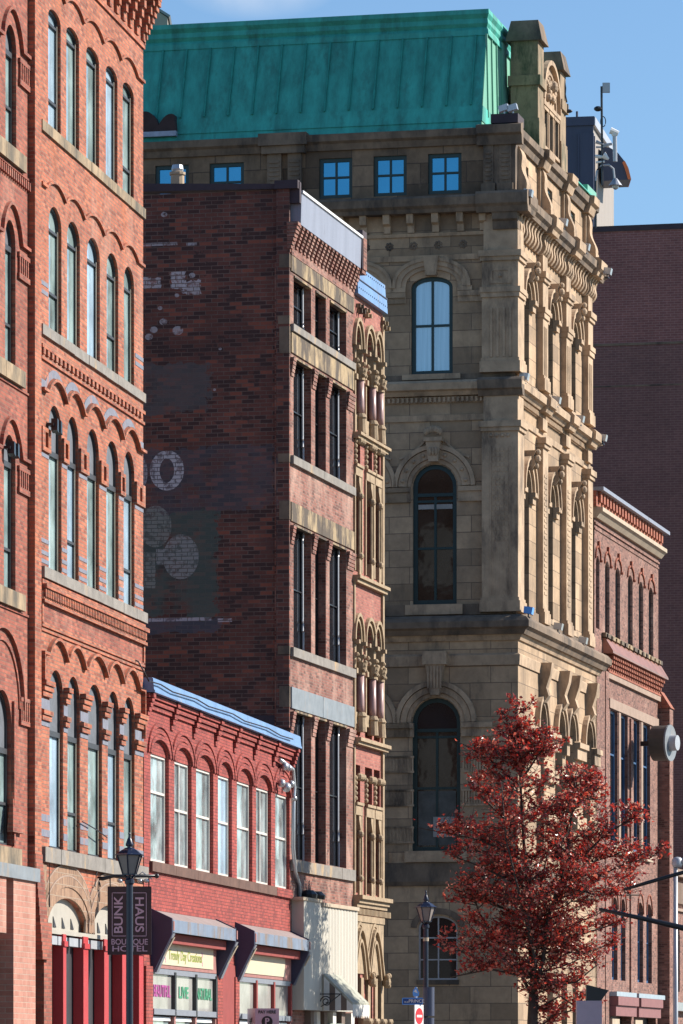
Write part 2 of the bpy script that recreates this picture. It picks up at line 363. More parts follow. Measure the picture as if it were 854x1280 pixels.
def oloop(o, n=12):
    x0, x1, z0, zs, rise = o[:5]
    pts = [(x0, z0), (x1, z0), (x1, zs)]
    if rise > 0:
        cx = (x0+x1)/2; hw = (x1-x0)/2
        for i in range(1, n):
            a = math.pi*i/n; pts.append((cx+hw*math.cos(a), zs+rise*math.sin(a)))
    pts.append((x0, zs)); return pts
def inset(o, t):
    x0, x1, z0, zs, rise = o[:5]
    return (x0+t, x1-t, z0+t, zs-(t if rise == 0 else 0), max(rise-t, 0) if rise > 0 else 0)
def top_at(o, x):
    x0, x1, z0, zs, rise = o[:5]
    if rise <= 0: return zs
    u = (x-(x0+x1)/2)/((x1-x0)/2); return zs+rise*math.sqrt(max(0, 1-u*u))
def window(parent, o, y, fm, gm, t=.06, vbars=(), hbars=(), bt=.03, side=False, lun=None, lunmat='lunette', name='window', sash=None, low=None):
    """frame (part) with its glass (sub-part)"""
    a = oloop(o); i_ = inset(o, t); b = oloop(i_); n = len(a)
    mb = MB(side)
    yf = y-.05
    mb.add([(p[0], yf, p[1]) for p in a]+[(p[0], yf, p[1]) for p in b]+[(p[0], y+.04, p[1]) for p in b],
           [(k, (k+1) % n, (k+1) % n+n, k+n) for k in range(n)]+[(k+n, (k+1) % n+n, (k+1) % n+2*n, k+2*n) for k in range(n)])
    for f in vbars:
        x = i_[0]+(i_[1]-i_[0])*f
        mb.box(x-bt/2, x+bt/2, yf+.008, y+.01, i_[2], (lun if lun else top_at(i_, x)))
    for z in hbars: mb.box(i_[0]-.003, i_[1]+.003, yf+.004, y+.012, z-bt/2, z+bt/2)
    if lun: mb.box(i_[0]-.003, i_[1]+.003, yf-.01, y+.02, lun-.06, lun+.04)
    w_ = mb.build(name, fm, parent)
    g = MB(side)
    zt = i_
    if lun:
        g.add([(i_[0], y, i_[2]), (i_[1], y, i_[2]), (i_[1], y, lun), (i_[0], y, lun)], [(0, 1, 2, 3)])
        l = [p for p in b if p[1] >= lun-1e-6]
        pts = [(i_[1], lun)]+[p for p in b[2:]]+[(i_[0], lun)]
        q = MB(side); q.add([(p[0], y-.01, p[1]) for p in pts], [tuple(range(len(pts)))])
        q.build('lunette', lunmat, w_)
    else:
        g.add([(p[0], y, p[1]) for p in b], [tuple(range(n))])
    g.build('glass', gm, w_)
    return w_

class Frame:
    """street facade line: local x runs along the street, local -y faces the street"""
    def __init__(s, px=None, Y=None, xv=None, P=None):
        s.a = math.atan((xv-CX)/F); s.s, s.c = math.sin(s.a), math.cos(s.a)
        s.P = P if P else ((px-CX)/F*Y, Y)
    def world(s, x, y):        # local -> world xy
        return (s.P[0]+x*s.s-y*s.c, s.P[1]+x*s.c+y*s.s)
    def x(s, px, y=0.0):
        k = (px-CX)/F; X0, Y0 = s.world(0, y)
        return (k*Y0-X0)/(s.s-k*s.c)
    def h(s, px, py, y=0.0):
        W = s.world(s.x(px, y), y); return (HY-py)*W[1]/F
    def p(s, px, x=0.0):       # distance from the corner along the left hand face (plane x = const)
        k = (px-CX)/F; X0, Y0 = s.world(x, 0)
        return (X0-k*Y0)/(s.c+k*s.s)
    def hp(s, px, py, x=0.0):
        W = s.world(x, s.p(px, x)); return (HY-py)*W[1]/F
    def empty(s, name):
        o = bpy.data.objects.new(name, None); COL.objects.link(o); o.empty_display_size = .5
        o.location = (s.P[0], s.P[1], 0); o.rotation_euler = (0, 0, math.pi/2-s.a); return o
def tag(o, label=None, cat=None, group=None, kind=None):
    if label: o['label'] = label
    if cat: o['category'] = cat
    if group: o['group'] = group
    if kind: o['kind'] = kind
    return o
def empty(name, loc, rz=0.0):
    o = bpy.data.objects.new(name, None); COL.objects.link(o); o.location = loc; o.rotation_euler = (0, 0, rz); return o
def pix(px, py, Y): return ((px-CX)/F*Y, Y, EYE+(HY-py)*Y/F)
def copy_tree(o, parent=None):
    c = o.copy(); COL.objects.link(c)
    if parent is not None: c.parent = parent
    for ch in [k for k in bpy.data.objects if k.parent == o]: copy_tree(ch, c)
    return c
def text(body, size, parent, mat, mtx, name='lettering', ext=.006, sx=1.0, align='CENTER', bold=0.0):
    """flat lettering; mtx maps text x,y (metres) to local space"""
    cu = bpy.data.curves.new(name, 'FONT'); cu.body = body; cu.size = size; cu.align_x = align; cu.align_y = 'CENTER'; cu.extrude = ext; cu.offset = bold
    t = bpy.data.objects.new(name, cu); COL.objects.link(t)
    bpy.context.view_layer.update()
    me = bpy.data.meshes.new_from_object(t.evaluated_get(bpy.context.evaluated_depsgraph_get()))
    bpy.data.objects.remove(t); me.transform(Matrix.Diagonal((sx, 1, 1, 1))); me.transform(mtx); me.materials.clear(); me.materials.append(M[mat])
    o = bpy.data.objects.new(name, me); COL.objects.link(o); o.parent = parent; return o
def T_front(x, y, z, rot=0.0):       # text on a street facing wall / board at local (x, y, z)
    return Matrix.Translation((x, y, z)) @ Matrix.Rotation(R(90), 4, 'X') @ Matrix.Rotation(rot, 4, 'Z')

fA = Frame(50, 88.235, 1400)
xA = fA.x
PC = fA.world(xA(180), 0); fC = Frame(P=PC, xv=1400)
PB = fC.world(fC.x(363), 0); fB = Frame(P=PB, xv=1806)
PD = fB.world(fB.x(441.5), 0); fD = Frame(P=PD, xv=1806)
PS = fB.world(fB.x(641), 0); fS = Frame(P=PS, xv=1806)
PE = fS.world(fS.x(743), 0); fE = Frame(P=PE, xv=1806)
GZ = -EYE
# ================================================================== ground
def structure(o): o['kind'] = 'structure'; return o
g = MB(); g.add([(-3000, -1500, 0), (3000, -1500, 0), (3000, 4500, 0), (-3000, 4500, 0)], [(0, 1, 2, 3)]); structure(g.build('ground', 'ground', zo=-.012))
dS = (fB.s, fB.c)
def along(x, y): return fB.world(x, y)
def slab(name, mat, x0, x1, y0, y1, z0, z1):
    mb = MB(); P4 = [along(x0, y0), along(x1, y0), along(x1, y1), along(x0, y1)]
    mb.add([(p[0], p[1], z0) for p in P4]+[(p[0], p[1], z1) for p in P4], [(0,1,5,4),(1,2,6,5),(2,3,7,6),(3,0,4,7),(4,5,6,7),(3,2,1,0)])
    return structure(mb.build(name, mat, zo=0))
slab('road', 'asphalt', -140, 160, -18.0, -7.2, -.1, .004)
slab('cross_street', 'asphalt', 12.6, 24.2, -7.2, 60, -.1, .0045)
slab('pavement', 'paving', -140, 12.6, -7.2, 1.5, -.1, .13)
slab('pavement', 'paving', 24.2, 160, -7.2, 1.5, -.1, .13)
slab('pavement', 'paving', -140, 160, -26, -18.0, -.1, .13)
mk = MB()
for i in range(40):
    P4 = [along(-100+i*6, -12.66), along(-97+i*6, -12.66), along(-97+i*6, -12.54), along(-100+i*6, -12.54)]
    mk.add([(p[0], p[1], .012) for p in P4], [(0, 1, 2, 3)])
structure(mk.build('road_marking', 'linewhite', zo=0))

# ================================================================== A: tall orange brick building
A = fA.empty('brick_building'); tag(A, 'tall orange red brick building with rows of narrow arched windows, nearest on the left', 'building')
LA = xA(179); zt = 22.6
rows = []          # (crown, zs, sill, [px pairs])
W1 = [(60.5, 76), (83, 99), (108, 124), (132.5, 147), (153.5, 167.3)]
W2 = [(61, 77), (84, 100), (109, 125), (133.5, 148), (155, 167.8)]
W3 = [(61, 77), (84, 98.3), (108.8, 123.8), (133, 148.2), (154.7, 168.2)]
W4 = [(62, 79), (84.4, 99.8), (110, 127.6), (134.8, 149), (154.7, 168.3)]
rows = [(19.62, .17, 17.38, W1), (15.97, .36, 13.62, W2), (12.27, .47, 9.16, W3), (7.35, .47, 4.02, W4)]
ops = []; wl = []
for ri, (cr, rise, sill, W) in enumerate(rows):
    for k, (a, b) in enumerate(W):
        o = (xA(a), xA(b), sill, cr-rise, rise); ops.append(o); wl.append((ri, k, o))
# ground storey openings: two wide arches over a shopfront with red piers
gf = (xA(56), xA(176), GZ+.02, 2.42, 0)
arch = [(xA(57.5), xA(108), 2.46, 2.5, .62), (xA(114), xA(160), 2.46, 2.5, .62)]
ops += [gf]+arch
mb = MB(); mb.wall(0, LA, GZ, zt, ops, 0, .16)
mb.box(LA-.004, LA, .002, 15, GZ, zt)                   # end wall
mb.box(-7.5, LA, 14.9, 15, GZ, zt)
mb.build('wall', 'brickA', A)
# left bay (older half of the same front)
lw = [(7, 20.5, 18.60, .42, 16.4), (6.5, 19.5, 15.1, .42, 12.5), (5, 19.5, 11.25, .45, 8.47), (-8, 14.5, 6.65, .6, 3.9)]
lo = [(xA(a), xA(b), s, c-r, r) for a, b, c, r, s in lw]
lo2 = [(xA(a-42), xA(b-44), s, c-r, r) for a, b, c, r, s in lw[:3]]
x35, x43 = xA(35.2), xA(43)
mb = MB(); mb.wall(-7.5, x35, GZ, zt, lo+lo2+[(xA(-40), xA(8.5), GZ+.02, 2.3, 0)], 0.0, .16)
mb.box(-7.5, -7.496, .002, 15, GZ, zt)
mb.build('side_bay_wall', 'brickA2', A)
mb = MB(); mb.box(x35, x43+.02, -.13, .3, 3.25, zt); mb.build('pilaster', 'brickA', A)
mb = MB(); mb.box(x43+.02, 0.02, -.012, .1, 3.9, zt)
mb.build('pilaster_return', 'brickA', A)
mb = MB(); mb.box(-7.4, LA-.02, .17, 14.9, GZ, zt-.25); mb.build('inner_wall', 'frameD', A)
mb = MB(); mb.box(-7.4, LA-.05, .3, 14.8, zt-.3, zt-.1); mb.build('roof', 'roofgrey', A)
for (ri, k, o) in wl:
    hb = []; lun = None
    if ri == 0: hb = [19.36] + ([17.38+.55] if k in (0, 4) else [])
    if ri == 1: hb = [15.52] + ([14.35] if k in (0, 3) else [])
    if ri == 2: lun = 11.38; hb = [9.9] if k in (1, 4) else []
    if ri == 3: lun = 6.17; hb = [4.75] if k in (1, 3) else []
    window(A, o, .11, 'frameD' , 'glassA' if (ri+k) % 3 else 'glassA2', t=.04, hbars=hb, lun=lun, bt=.05)
    # bright inner edge of the metal frame, far jamb
    mb = MB(); x1 = o[1]-.06
    zt2 = (lun-.06) if lun else o[3]-.02
    mb.box(x1-.014, x1+.004, .055, .075, o[2]+.06, zt2); mb.build('trim', 'frameB', A)
    if ri < 2:
        mb = MB(); i_ = inset(o, .05); l = [p for p in oloop(i_) if p[1] >= i_[3]-1e-6]
        mb.add([(p[0], .115, p[1]) for p in [(i_[0], hb[0]), (i_[1], hb[0])]+l[0:]], [tuple(range(len(l)+2))]); mb.build('lunette', 'lunette', A)
for i, o in enumerate(lo+lo2):
    window(A, o, .13, 'frameD', 'glassA', t=.05, lun=o[3]-.05 if i not in (3,) else 5.6, hbars=[o[2]+.75], bt=.05)
# hood mould drip lines
def wave(z, xs, amp, ends=(0.02, None), name='hood_mould', mat='brickA', th=.055, out=.055, flat=False):
    pts = []; xl = ends[0]; xr = ends[1] if ends[1] else LA-.02
    mids = [xl]+[(xs[i][1]+xs[i+1][0])/2 for i in range(len(xs)-1)]+[xr]
    for i, (a, b) in enumerate(xs):
        m0, m1 = mids[i], mids[i+1]; c = (a+b)/2; hw = (b-a)/2+.17
        l0, l1 = max(m0, c-hw-.1), min(m1, c+hw+.1)
        if not pts: pts.append((m0, z))
        if l0 > m0+.02: pts.append((l0, z))
        for k in range(0, 11):
            t = k/10; x = l0+(l1-l0)*t; pts.append((x, z+amp*math.sin(math.pi*t)**.8))
    pts.append((xr, z))
    q = [pts[0]]
    for p in pts[1:]:
        if abs(p[0]-q[-1][0]) > 1e-3: q.append(p)
    mb = MB(); mb.strip(q, th, -out, .02); mb.build(name, mat, A)
xs = lambda W: [(xA(a), xA(b)) for a, b in W]
wave(19.92, xs(W1), .20); wave(16.18, xs(W2), .20)
wave(12.40, xs(W3), .30, out=.09); wave(7.55, xs(W4), .34, out=.09, ends=(.05, LA-.12))
mb = MB(); mb.box(.05, .11, -.09, .02, 6.95, 7.56); mb.box(LA-.18, LA-.12, -.09, .02, 6.6, 7.56); mb.build('hood_mould', 'brickA', A)
# painted arcs (grey blue painted bricks) above the third and fourth rows
for (zz, W, amp, th, mt) in ((12.68, W3, .34, .13, 'greypaint'),):
    mids = xs(W)
    mb = MB(); pts = []
    for i, (a, b) in enumerate(mids):
        c = (a+b)/2; hw = (b-a)/2+.33
        for k in range(0, 11):
            t = k/10; pts.append((c-hw+2*hw*t, zz+amp*math.sin(math.pi*t)**.8))
    q = [(0.02, zz), pts[0]]
    for p in pts[1:]:
        if p[0] > q[-1][0]+1e-3: q.append(p)
    pass
wave(12.47, xs(W3), .30, out=.014, th=.15, name='painted_band', mat='greypaint')
# stone sill bands, broken into blocks
def sillband(z1, z0, out, mat='greySill', x0=.02, x1=None, n=7):
    x1 = x1 or LA+.06; rnd = random.Random(int(z1*10)); c = sorted([x0, x1]+[x0+(x1-x0)*(i+rnd.uniform(-.3, .3))/n for i in range(1, n)])
    mb = MB()
    for i in range(len(c)-1): mb.box(c[i]+.004, c[i+1]-.004, -out-rnd.uniform(0, .01), .1, z0+rnd.uniform(0, .01), z1)
    mb.build('sill_band', mat, A)
sillband(17.38, 17.18, .04, 'stoneSill'); sillband(13.62, 13.43, .05); sillband(9.16, 8.95, .08); sillband(4.0, 3.72, .10)
mb = MB(); mb.box(0.01, LA+.02, -.05, .01, 8.5, 8.93)
mb.build('string_course', 'brickA', A)
# dentil courses
mb = MB()
n = 26
for i in range(n):
    x = .1+i*(LA-.2)/n; mb.box(x, x+(LA-.2)/n*.5, -.05, .01, 13.08, 13.19)
mb.box(.02, LA, -.052, .01, 13.19, 13.26); mb.box(.02, LA, -.04, .01, 12.98, 13.04)
for i in range(64):
    x = .06+i*(LA-.1)/64; mb.box(x, x+(LA-.1)/64*.55, -.10, -.04, 8.60, 8.76)
mb.box(.02, LA+.04, -.13, -.04, 8.76, 8.84); mb.box(.02, LA+.03, -.09, -.04, 8.50, 8.56)
mb.box(.02, LA, -.045, .01, 8.06, 8.14); mb.box(.02, LA, -.03, .01, 7.98, 8.03)
mb.box(.02, .14, -.045, .01, 8.1, 8.5); mb.box(LA-.12, LA, -.045, .01, 8.1, 8.5)
mb.build('dentil_course', 'brickA', A)
mb = MB(); mb.box(.02, LA, -.012, .01, 8.14, 8.5); mb.build('sunk_panel', 'brickA2', A)
# impost bands between the windows, third and fourth row
def gaps(W): 
    e = [0.0]+[v for a, b in W for v in (xA(a), xA(b))]+[LA]
    return [(e[i], e[i+1]) for i in range(0, len(e), 2)]
mb = MB(); mg = MB(); md = MB()
for a, b in gaps(W3):
    a += .02; b -= .0
    mb.box(a, b, -.05, .02, 11.66, 11.74); mb.box(a, b, -.05, .02, 11.30, 11.38)
    c = (a+b)/2; q = min(.12, (b-a)/2-.05)
    mb.box(a, c-q, -.05, .02, 11.38, 11.66); mb.box(c+q, b, -.05, .02, 11.38, 11.66)
    for z in (9.62, 9.40, 9.24): mg.box(a, b-.003, -.008, .02, z, z+.075)
    mg.box(a, b-.003, -.008, .02, 11.2, 11.27)
for a, b in gaps(W4):
    a += .02
    for z, o in ((6.98, .12), (6.88, .09), (6.78, .06), (6.44, .08), (6.34, .05)): mb.box(a, b, -o, .02, z, z+.09)
    mg.box(a, b-.003, -.012, .02, 6.55, 6.74); mg.box(a, b-.003, -.012, .02, 6.24, 6.33)
    for z in (4.48, 4.20): mg.box(a, b-.003, -.008, .02, z, z+.13)
for z in (14.2, 14.36):
    mg.box(.02, xA(60), -.008, .01, z, z+.08); mg.box(xA(169), LA-.003, -.008, .01, z-.1, z-.02)
mb.build('impost_band', 'brickA', A); mg.build('painted_band', 'greypaint', A)
# corbelled cornice
mb = MB()
nb = 14
for i in range(nb+1):
    x = (LA-.22)*i/nb
    for k in range(5): mb.box(x, x+.2, -.06-.05*k, .05, 20.75+.18*k, 20.94+.18*k)
mb.box(0, LA+.25, -.34, .05, 21.62, 22.6); 
for k in range(8): mb.box(LA-.05, LA+.03+.03*k, -.05-.04*k, 1.0, 20.7+.115*k, 20.815+.115*k)
mb.box(0, LA+.02, -.04, .02, 20.62, 20.72)
mb.build('cornice', 'brickA', A)
# left bay decoration
mb = MB()
for (a, b, c, r, s) in lw[:3]:
    xa, xb = xA(a), xA(b); cx = (xa+xb)/2; hw = (xb-xa)/2+.35
    pts = [(-7.4, c-.35), (cx-hw, c-.35)]+[(cx-hw+2*hw*k/12, c-.35+.62*math.sin(math.pi*k/12)**.7) for k in range(1, 12)]+[(cx+hw, c-.35), (x35, c-.35)]
    mb.strip(pts, .06, -.07, .02)
    mb.box(xb+.12, x35, -.05, .02, c-.95, c-.85); mb.box(xb+.12, x35, -.05, .02, c-.55, c-.47)
    for k in range(5): mb.box(xb+.16+k*.16, xb+.23+k*.16, -.045, .02, c-.86, c-.54)
    mb.box(-7.4, x35, -.03, .02, s-.36, s-.32)
for i in range(40): mb.box(x35-.1-i*.16, x35-.02-i*.16, -.06, .02, 15.85, 16.0)
# big ground arch
xa, xb = xA(-20), xA(23); cx = (xa+xb)/2; hw = (xb-xa)/2
for rr, o in ((hw+.25, .07), (hw, .03)):
    pts = [(cx-rr, 6.4), *[(cx-rr*math.cos(math.pi*k/16), 6.4+rr*.85*math.sin(math.pi*k/16)) for k in range(1, 16)], (cx+rr, 6.4)]
    mb.strip(pts, .07, -o, .02)
mb.box(xA(23.5), x35, -.05, .02, 6.55, 6.62); mb.box(xA(23.5), x35, -.05, .02, 6.12, 6.2)
for k in range(5): mb.box(xA(24)+k*.15, xA(24)+.07+k*.15, -.045, .02, 6.2, 6.56)
mb.box(xA(14.8), xA(16.5), -.05, .02, 3.9, 6.5)
mb.build('hood_mould', 'brickA2', A)
mb = MB()
for (a, b, c, r, s) in lw[:3]:
    mb.box(-7.4, xA(a)-.3, -.09, .1, s-.3, s); mb.box(xA(a)-.28, xA(b)+.45, -.09, .1, s-.3, s-.005)
mb.box(-7.4, xA(21), -.1, .1, 3.5, 3.86)
mb.build('sill_band', 'stoneSill', A)
# corbelled brick foot of the pilaster and the ground storey of the left bay
mb = MB()
for k in range(14): mb.box(x35+.012*k, x43+.04+.022*k, -.12-.009*k, .02, 4.15-.16*(k+1), 4.15-.16*k)
mb.box(x43+.1, 0.30, -.16, .02, GZ, 2.6)
mb.build('corbelled_foot', 'brickA2', A)
mb = MB(); mb.box(xA(17, -.3), xA(44.5, -.3), -.3, .02, GZ, 3.28); mb.build('ground_pier', 'brickP', A)
mb = MB(); mb.box(xA(-40), xA(46.5, -.3), -.36, .02, 3.28, 3.52); mb.build('ledge', 'metalband', A)
mb = MB(); mb.box(-7.4, xA(8, -.3), -.3, .02, 2.3, 3.28); mb.build('ground_pier', 'brickP', A)
mb = MB(); 
for k in range(6): mb.box(xA(14)+.03-.05*k, xA(22)+.04*k, -.03-.012*k, .02, 4.75-.12*k, 4.87-.12*k)
mb.build('corbelled_foot', 'brickA2', A)
# shopfront under two tan arches
mb = MB()
for (x0, x1, z0, zs, rs) in arch:
    cx = (x0+x1)/2; hw = (x1-x0)/2
    for k, (o, t) in enumerate(((.03, .2), (.05, .2), (.03, .2))):
        r0 = .21*k; pts = [(cx-(hw+r0)*math.cos(math.pi*i/18), zs+(rs+r0)*math.sin(math.pi*i/18)) for i in range(19)]
        mb.strip(pts, t, -o, .02)
        ml = MB(); r1 = r0+t-.0; ml.strip([(cx-(hw+r1)*math.cos(math.pi*i/18), zs+(rs+r1)*math.sin(math.pi*i/18)) for i in range(19)], .03, -o-.004, .0); ml.build('cream_ring', 'palest', A)
mb.box(.1, xA(57)-.02, -.03, .02, 2.45, 3.68)
mb.build('brick_arch', 'brickArch', A)
for (x0, x1, z0, zs, rs) in arch:
    mb = MB(); l = oloop((x0, x1, z0, zs, rs)); mb.add([(p[0], .1, p[1]) for p in l], [tuple(range(len(l)))]); t_ = mb.build('fanlight_board', 'paintCream', A)
    md = MB()
    for k in range(4):
        xx = x0+.25+k*(x1-x0)/4.6; md.prism([(xx, zs+.06), (xx+.26, zs+.06), (xx, zs+.26)], .085, .098, 'xz')
    md.build('painted_triangle', 'frameD', t_)
mb = MB(); mb.box(xA(56), xA(176), -.06, .3, 2.42, 2.5); mb.build('lintel', 'paintCream', A)
mb = MB(); mb.box(xA(56), xA(176), .12, .16, GZ, 2.42); mb.build('shop_front_panel', 'frameD', A)
mb = MB()
for pxw in (57, 69, 83, 96.5, 110, 124):
    x = xA(pxw); mb.box(x, xA(pxw+11), -.06, .1, 2.22, 2.38); mb.box(x+.03, xA(pxw+9.5), -.0, .1, .02, .07)
mb.build('transom_moulding', 'steel', A)
for i, (a, b) in enumerate(((50.6, 57.4), (79.2, 83), (104.5, 110.5), (130.5, 136), (153, 158.5), (174, 179.5))):
    x0, x1 = xA(a, -.09), xA(b, -.09)
    mb = MB(); mb.box(x0, x1, -.09, .11, -.35, 2.2); mb.box(x0-.02, x1+.02, -.12, .11, 2.2, 2.30); mb.box(x0, x1, -.09, .11, 2.30, 2.43)
    mb.prism([(-.09, -.35), (.11, -.35), (.11, -1.69), (-.26, -1.69), (-.26, -1.1), (-.15, -.5)], x0, x1, 'yz')
    mb.build('pier', 'paintRed', A)
    mb = MB(); mb.box(x0-.02, x1+.02, -.11, .1, -.40, -.35); mb.build('pier_band', 'black', A)

# projecting hotel sign hung from a bracket
YS = fA.world(xA(122), 0)
sg = empty('hanging_sign', (YS[0], YS[1], EYE+1.9)); tag(sg, 'dark maroon hotel sign with lilac lettering hung from a bracket behind the nearest lamp', 'sign')
s_ = F/YS[1]
def sp(px, py): return ((px-CX)/F*YS[1]-YS[0], (HY-py)/s_-1.9)
p = [sp(133.3, 1108), sp(187.5, 1108), sp(191, 1193.5), sp(136.5, 1193.5)]
zt_, zb_ = p[0][1], p[2][1]; xl, xr = p[0][0]+.02, p[1][0]+.03
mb = MB(); mb.box(xl, xr, -.02, .02, zb_, zt_); mb.build('panel', 'maroon', sg, zo=0)
cx = (xl+xr)/2; W_ = xr-xl; H_ = zt_-zb_
mb = MB(); fx0, fx1, fz0, fz1 = xl+.1*W_, xr-.11*W_, zb_+.27*H_, zt_-.09*H_
for (a, b, c, d) in ((fx0, fx1, fz1-.012, fz1), (fx0, fx1, fz0, fz0+.012), (fx0, fx0+.012, fz0, fz1), (fx1-.012, fx1, fz0, fz1)): mb.box(a, b, -.028, -.019, c, d)
mb.build('border', 'lilac', sg, zo=0)
fm = (fz0+fz1)/2
text('BUNK', .235, sg, 'lilac', T_front(fx0+.135, -.026, fm-.01, R(90)), sx=1.15, bold=.004)
text('HAUS', .235, sg, 'lilac', T_front(fx1-.145, -.026, fm+.0, R(-90)), sx=1.15, bold=.004)
text('BOUTIQUE', .155, sg, 'lilac', T_front(cx, -.026, zb_+.185*H_), sx=.93, bold=.002)
text('HOTEL', .155, sg, 'lilac', T_front(cx, -.026, zb_+.085*H_), sx=1.42, bold=.002)
mb = MB(); a0 = sp(119, 1097); b0 = sp(196, 1095)
mb.tube([(a0[0]-.12, 0, a0[1]), (a0[0]+.15, 0, a0[1]-.02), (a0[0]+.35, 0, a0[1]+.03), (b0[0], 0, b0[1])], [.035, .04, .035, .03])
mb.ball((b0[0], 0, b0[1]), .05)
mb.tube([(xl+.05, 0, a0[1]), (xl+.05, 0, zt_)], .012); mb.tube([(xr-.05, 0, b0[1]), (xr-.05, 0, zt_)], .012)
pts = []
for i in range(30):
    t = i/29; a = t*4.2*math.pi; r = .16*(1-t*.8); pts.append((a0[0]+.02+r*math.cos(a)*.5, 0, a0[1]-.18+r*math.sin(a)))
mb.tube(pts, .014, 5); mb.tube([(a0[0]-.03, 0, a0[1]+.42), (a0[0]-.05, 0, a0[1]-.45)], .018)
mb.build('bracket', 'black', sg, zo=0, smooth=True)
mb = MB()
for k, px in enumerate((150, 175, 183)):
    q = sp(px, 1101); mb.ball((q[0], -.02, q[1]), .055, 1, 1.3, .8)
mb.tube([sp(168, 1098)[:1]+(0,)+sp(168, 1098)[1:], sp(178, 1090)[:1]+(0,)+sp(178, 1090)[1:], sp(190, 1099)[:1]+(0,)+sp(190, 1099)[1:]], .012)
mb.build('lamp', 'metal', sg, zo=0, smooth=True)
# cables on the wall
mb = MB(); 
def fp(px, py, y=-.06): return (xA(px, y), y, fA.h(px, py, y))
mb.tube([fp(62, 1134), fp(61.5, 1058), fp(70, 1065), fp(80, 1066), fp(95, 1072)], .014, 6)
mb.tube([fp(103, 1027), fp(112, 1032), fp(122, 1038), fp(134, 1047)], .012, 6)
mb.tube([fp(110, 1069), fp(118, 1078), fp(121, 1090), fp(119, 1108)], .018, 6)
mb.build('cable', 'black', A)
mb = MB()
for (px, py) in ((66, 533), (12, 562)):
    q = fp(px, py); mb.box(q[0]-.3, q[0]+.3, -.14, -.03, q[2]-.02, q[2]+.03)
    for d in (-.16, .14): mb.prism([(q[0]+d-.07, q[2]-.1), (q[0]+d+.07, q[2]-.14), (q[0]+d+.05, q[2]+.1), (q[0]+d-.06, q[2]+.12)], -.2, -.08, 'xz')
mb.build('floodlight', 'black', A)
# ================================================================== C: low red painted building
C = fC.empty('brick_building'); tag(C, 'low bright red painted brick building with white framed windows under a light blue cornice', 'building')
xc = fC.x; LC = xc(364.5); zc = 7.6
WC = [(188.3, 211.2), (218.2, 239.6), (245.3, 266.8), (272.6, 290), (296.3, 315.6), (320.3, 339), (344.2, 362)]
opC = [(xc(a), xc(b), 4.16, 6.36, .33) for a, b in WC]
sh = [(xc(190), xc(270), GZ+.3, 2.0, 0), (xc(296), xc(363), GZ+.3, 2.0, 0)]
mb = MB(); mb.wall(0, LC, GZ, zc, opC+sh, 0, .16); mb.box(0, LC, 11.9, 12, GZ, zc); mb.box(LC-.004, LC, .01, 12, GZ, zc)
mb.build('wall', 'brickC', C)
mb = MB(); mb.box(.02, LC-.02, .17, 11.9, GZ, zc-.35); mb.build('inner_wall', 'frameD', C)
mb = MB(); mb.box(0.01, LC-.01, .05, 11.9, zc-.3, zc-.12); mb.build('roof', 'roofgrey', C)
for i, o in enumerate(opC):
    oo = (o[0], o[1], o[2], 6.40, 0)
    vb = (.5,) if i in (1, 5) else ()
    window(C, oo, .13, 'frameW', 'glassC' if i not in (3, 6) else 'glassA2' if i == 3 else 'glassC', t=.065, hbars=[o[2]+(1.45 if i == 0 else 1.2)], vbars=vb, bt=.05)
    mb = MB(); l = [(o[0], 6.40), (o[1], 6.40)]+[p for p in oloop(o)[3:-1]]
    l = [(o[1], 6.38), *[p for p in oloop(o)[3:-1]], (o[0], 6.38)]
    mb.add([(p[0], .06, p[1]) for p in l], [tuple(range(len(l)))]); mb.build('arch_infill', 'brickC', C)
mb = MB()
for i, o in enumerate(opC):
    cx = (o[0]+o[1])/2; hw = (o[1]-o[0])/2
    for k, ou in enumerate((.035, .02, .04)):
        rx, rz = hw+.02+.115*k, .34+.13*k
        mb.strip([(cx-rx*math.cos(math.pi*j/14), 6.36+rz*math.sin(math.pi*j/14)) for j in range(15)], .095, -ou, .02)
mb.build('arch_hood', 'brickC', C)
mb = MB()
for i, o in enumerate(opC[:-1]): mb.box(o[0]-.12, opC[i+1][0]-.14, -.07, .1, 3.95, 4.155)
mb.build('sill', 'sillC', C)
mb = MB(); mb.box(opC[6][0]-.1, opC[6][1]+.1, -.07, .1, 3.95, 4.155); mb.build('sill', 'brickC', C)
# corbels
mb = MB()
cp = [0]+[(opC[i][1]+opC[i+1][0])/2 for i in range(6)]+[LC]
for i in range(7):
    x0, x1 = cp[i]+.16, cp[i+1]-.16
    if i == 0: x0 = .0
    if i == 6: x1 = LC
    for k in range(3): mb.box(x0-.05*k, x1, -.05-.045*k, .02, 7.26+.10*k, 7.34+.10*k)
    if i > 0:
        for k in range(5): mb.box(cp[i]-.17, cp[i]+.12, -.035-.035*k, .02, 6.98+.115*k, 7.075+.115*k)
for k in range(7): mb.box(-.02, .22, -.03-.03*k, .02, 6.92+.09*k, 7.0+.09*k); mb.box(LC-.2, LC+.02, -.03-.03*k, .02, 6.92+.09*k, 7.0+.09*k)
mb.build('corbel_table', 'brickC', C)
mb = MB(); mb.prism([(-.24, 7.56), (.1, 7.56), (.1, 7.86), (-.18, 7.86), (-.20, 7.84), (-.22, 7.62), (-.24, 7.60)], -.05, LC+.1, 'yz'); mb.build('cornice', 'cornBlue', C)
mb = MB(); pts = [(xc(186+i*15, -.27), -.275, 7.72+.03*math.sin(i*2.1)-.003*i) for i in range(13)]
pts = [(pts[0][0]-.4, .3, 8.25), (pts[0][0]-.2, -.1, 8.1)]+pts; mb.tube(pts, .016, 5); mb.build('cable', 'black', C)
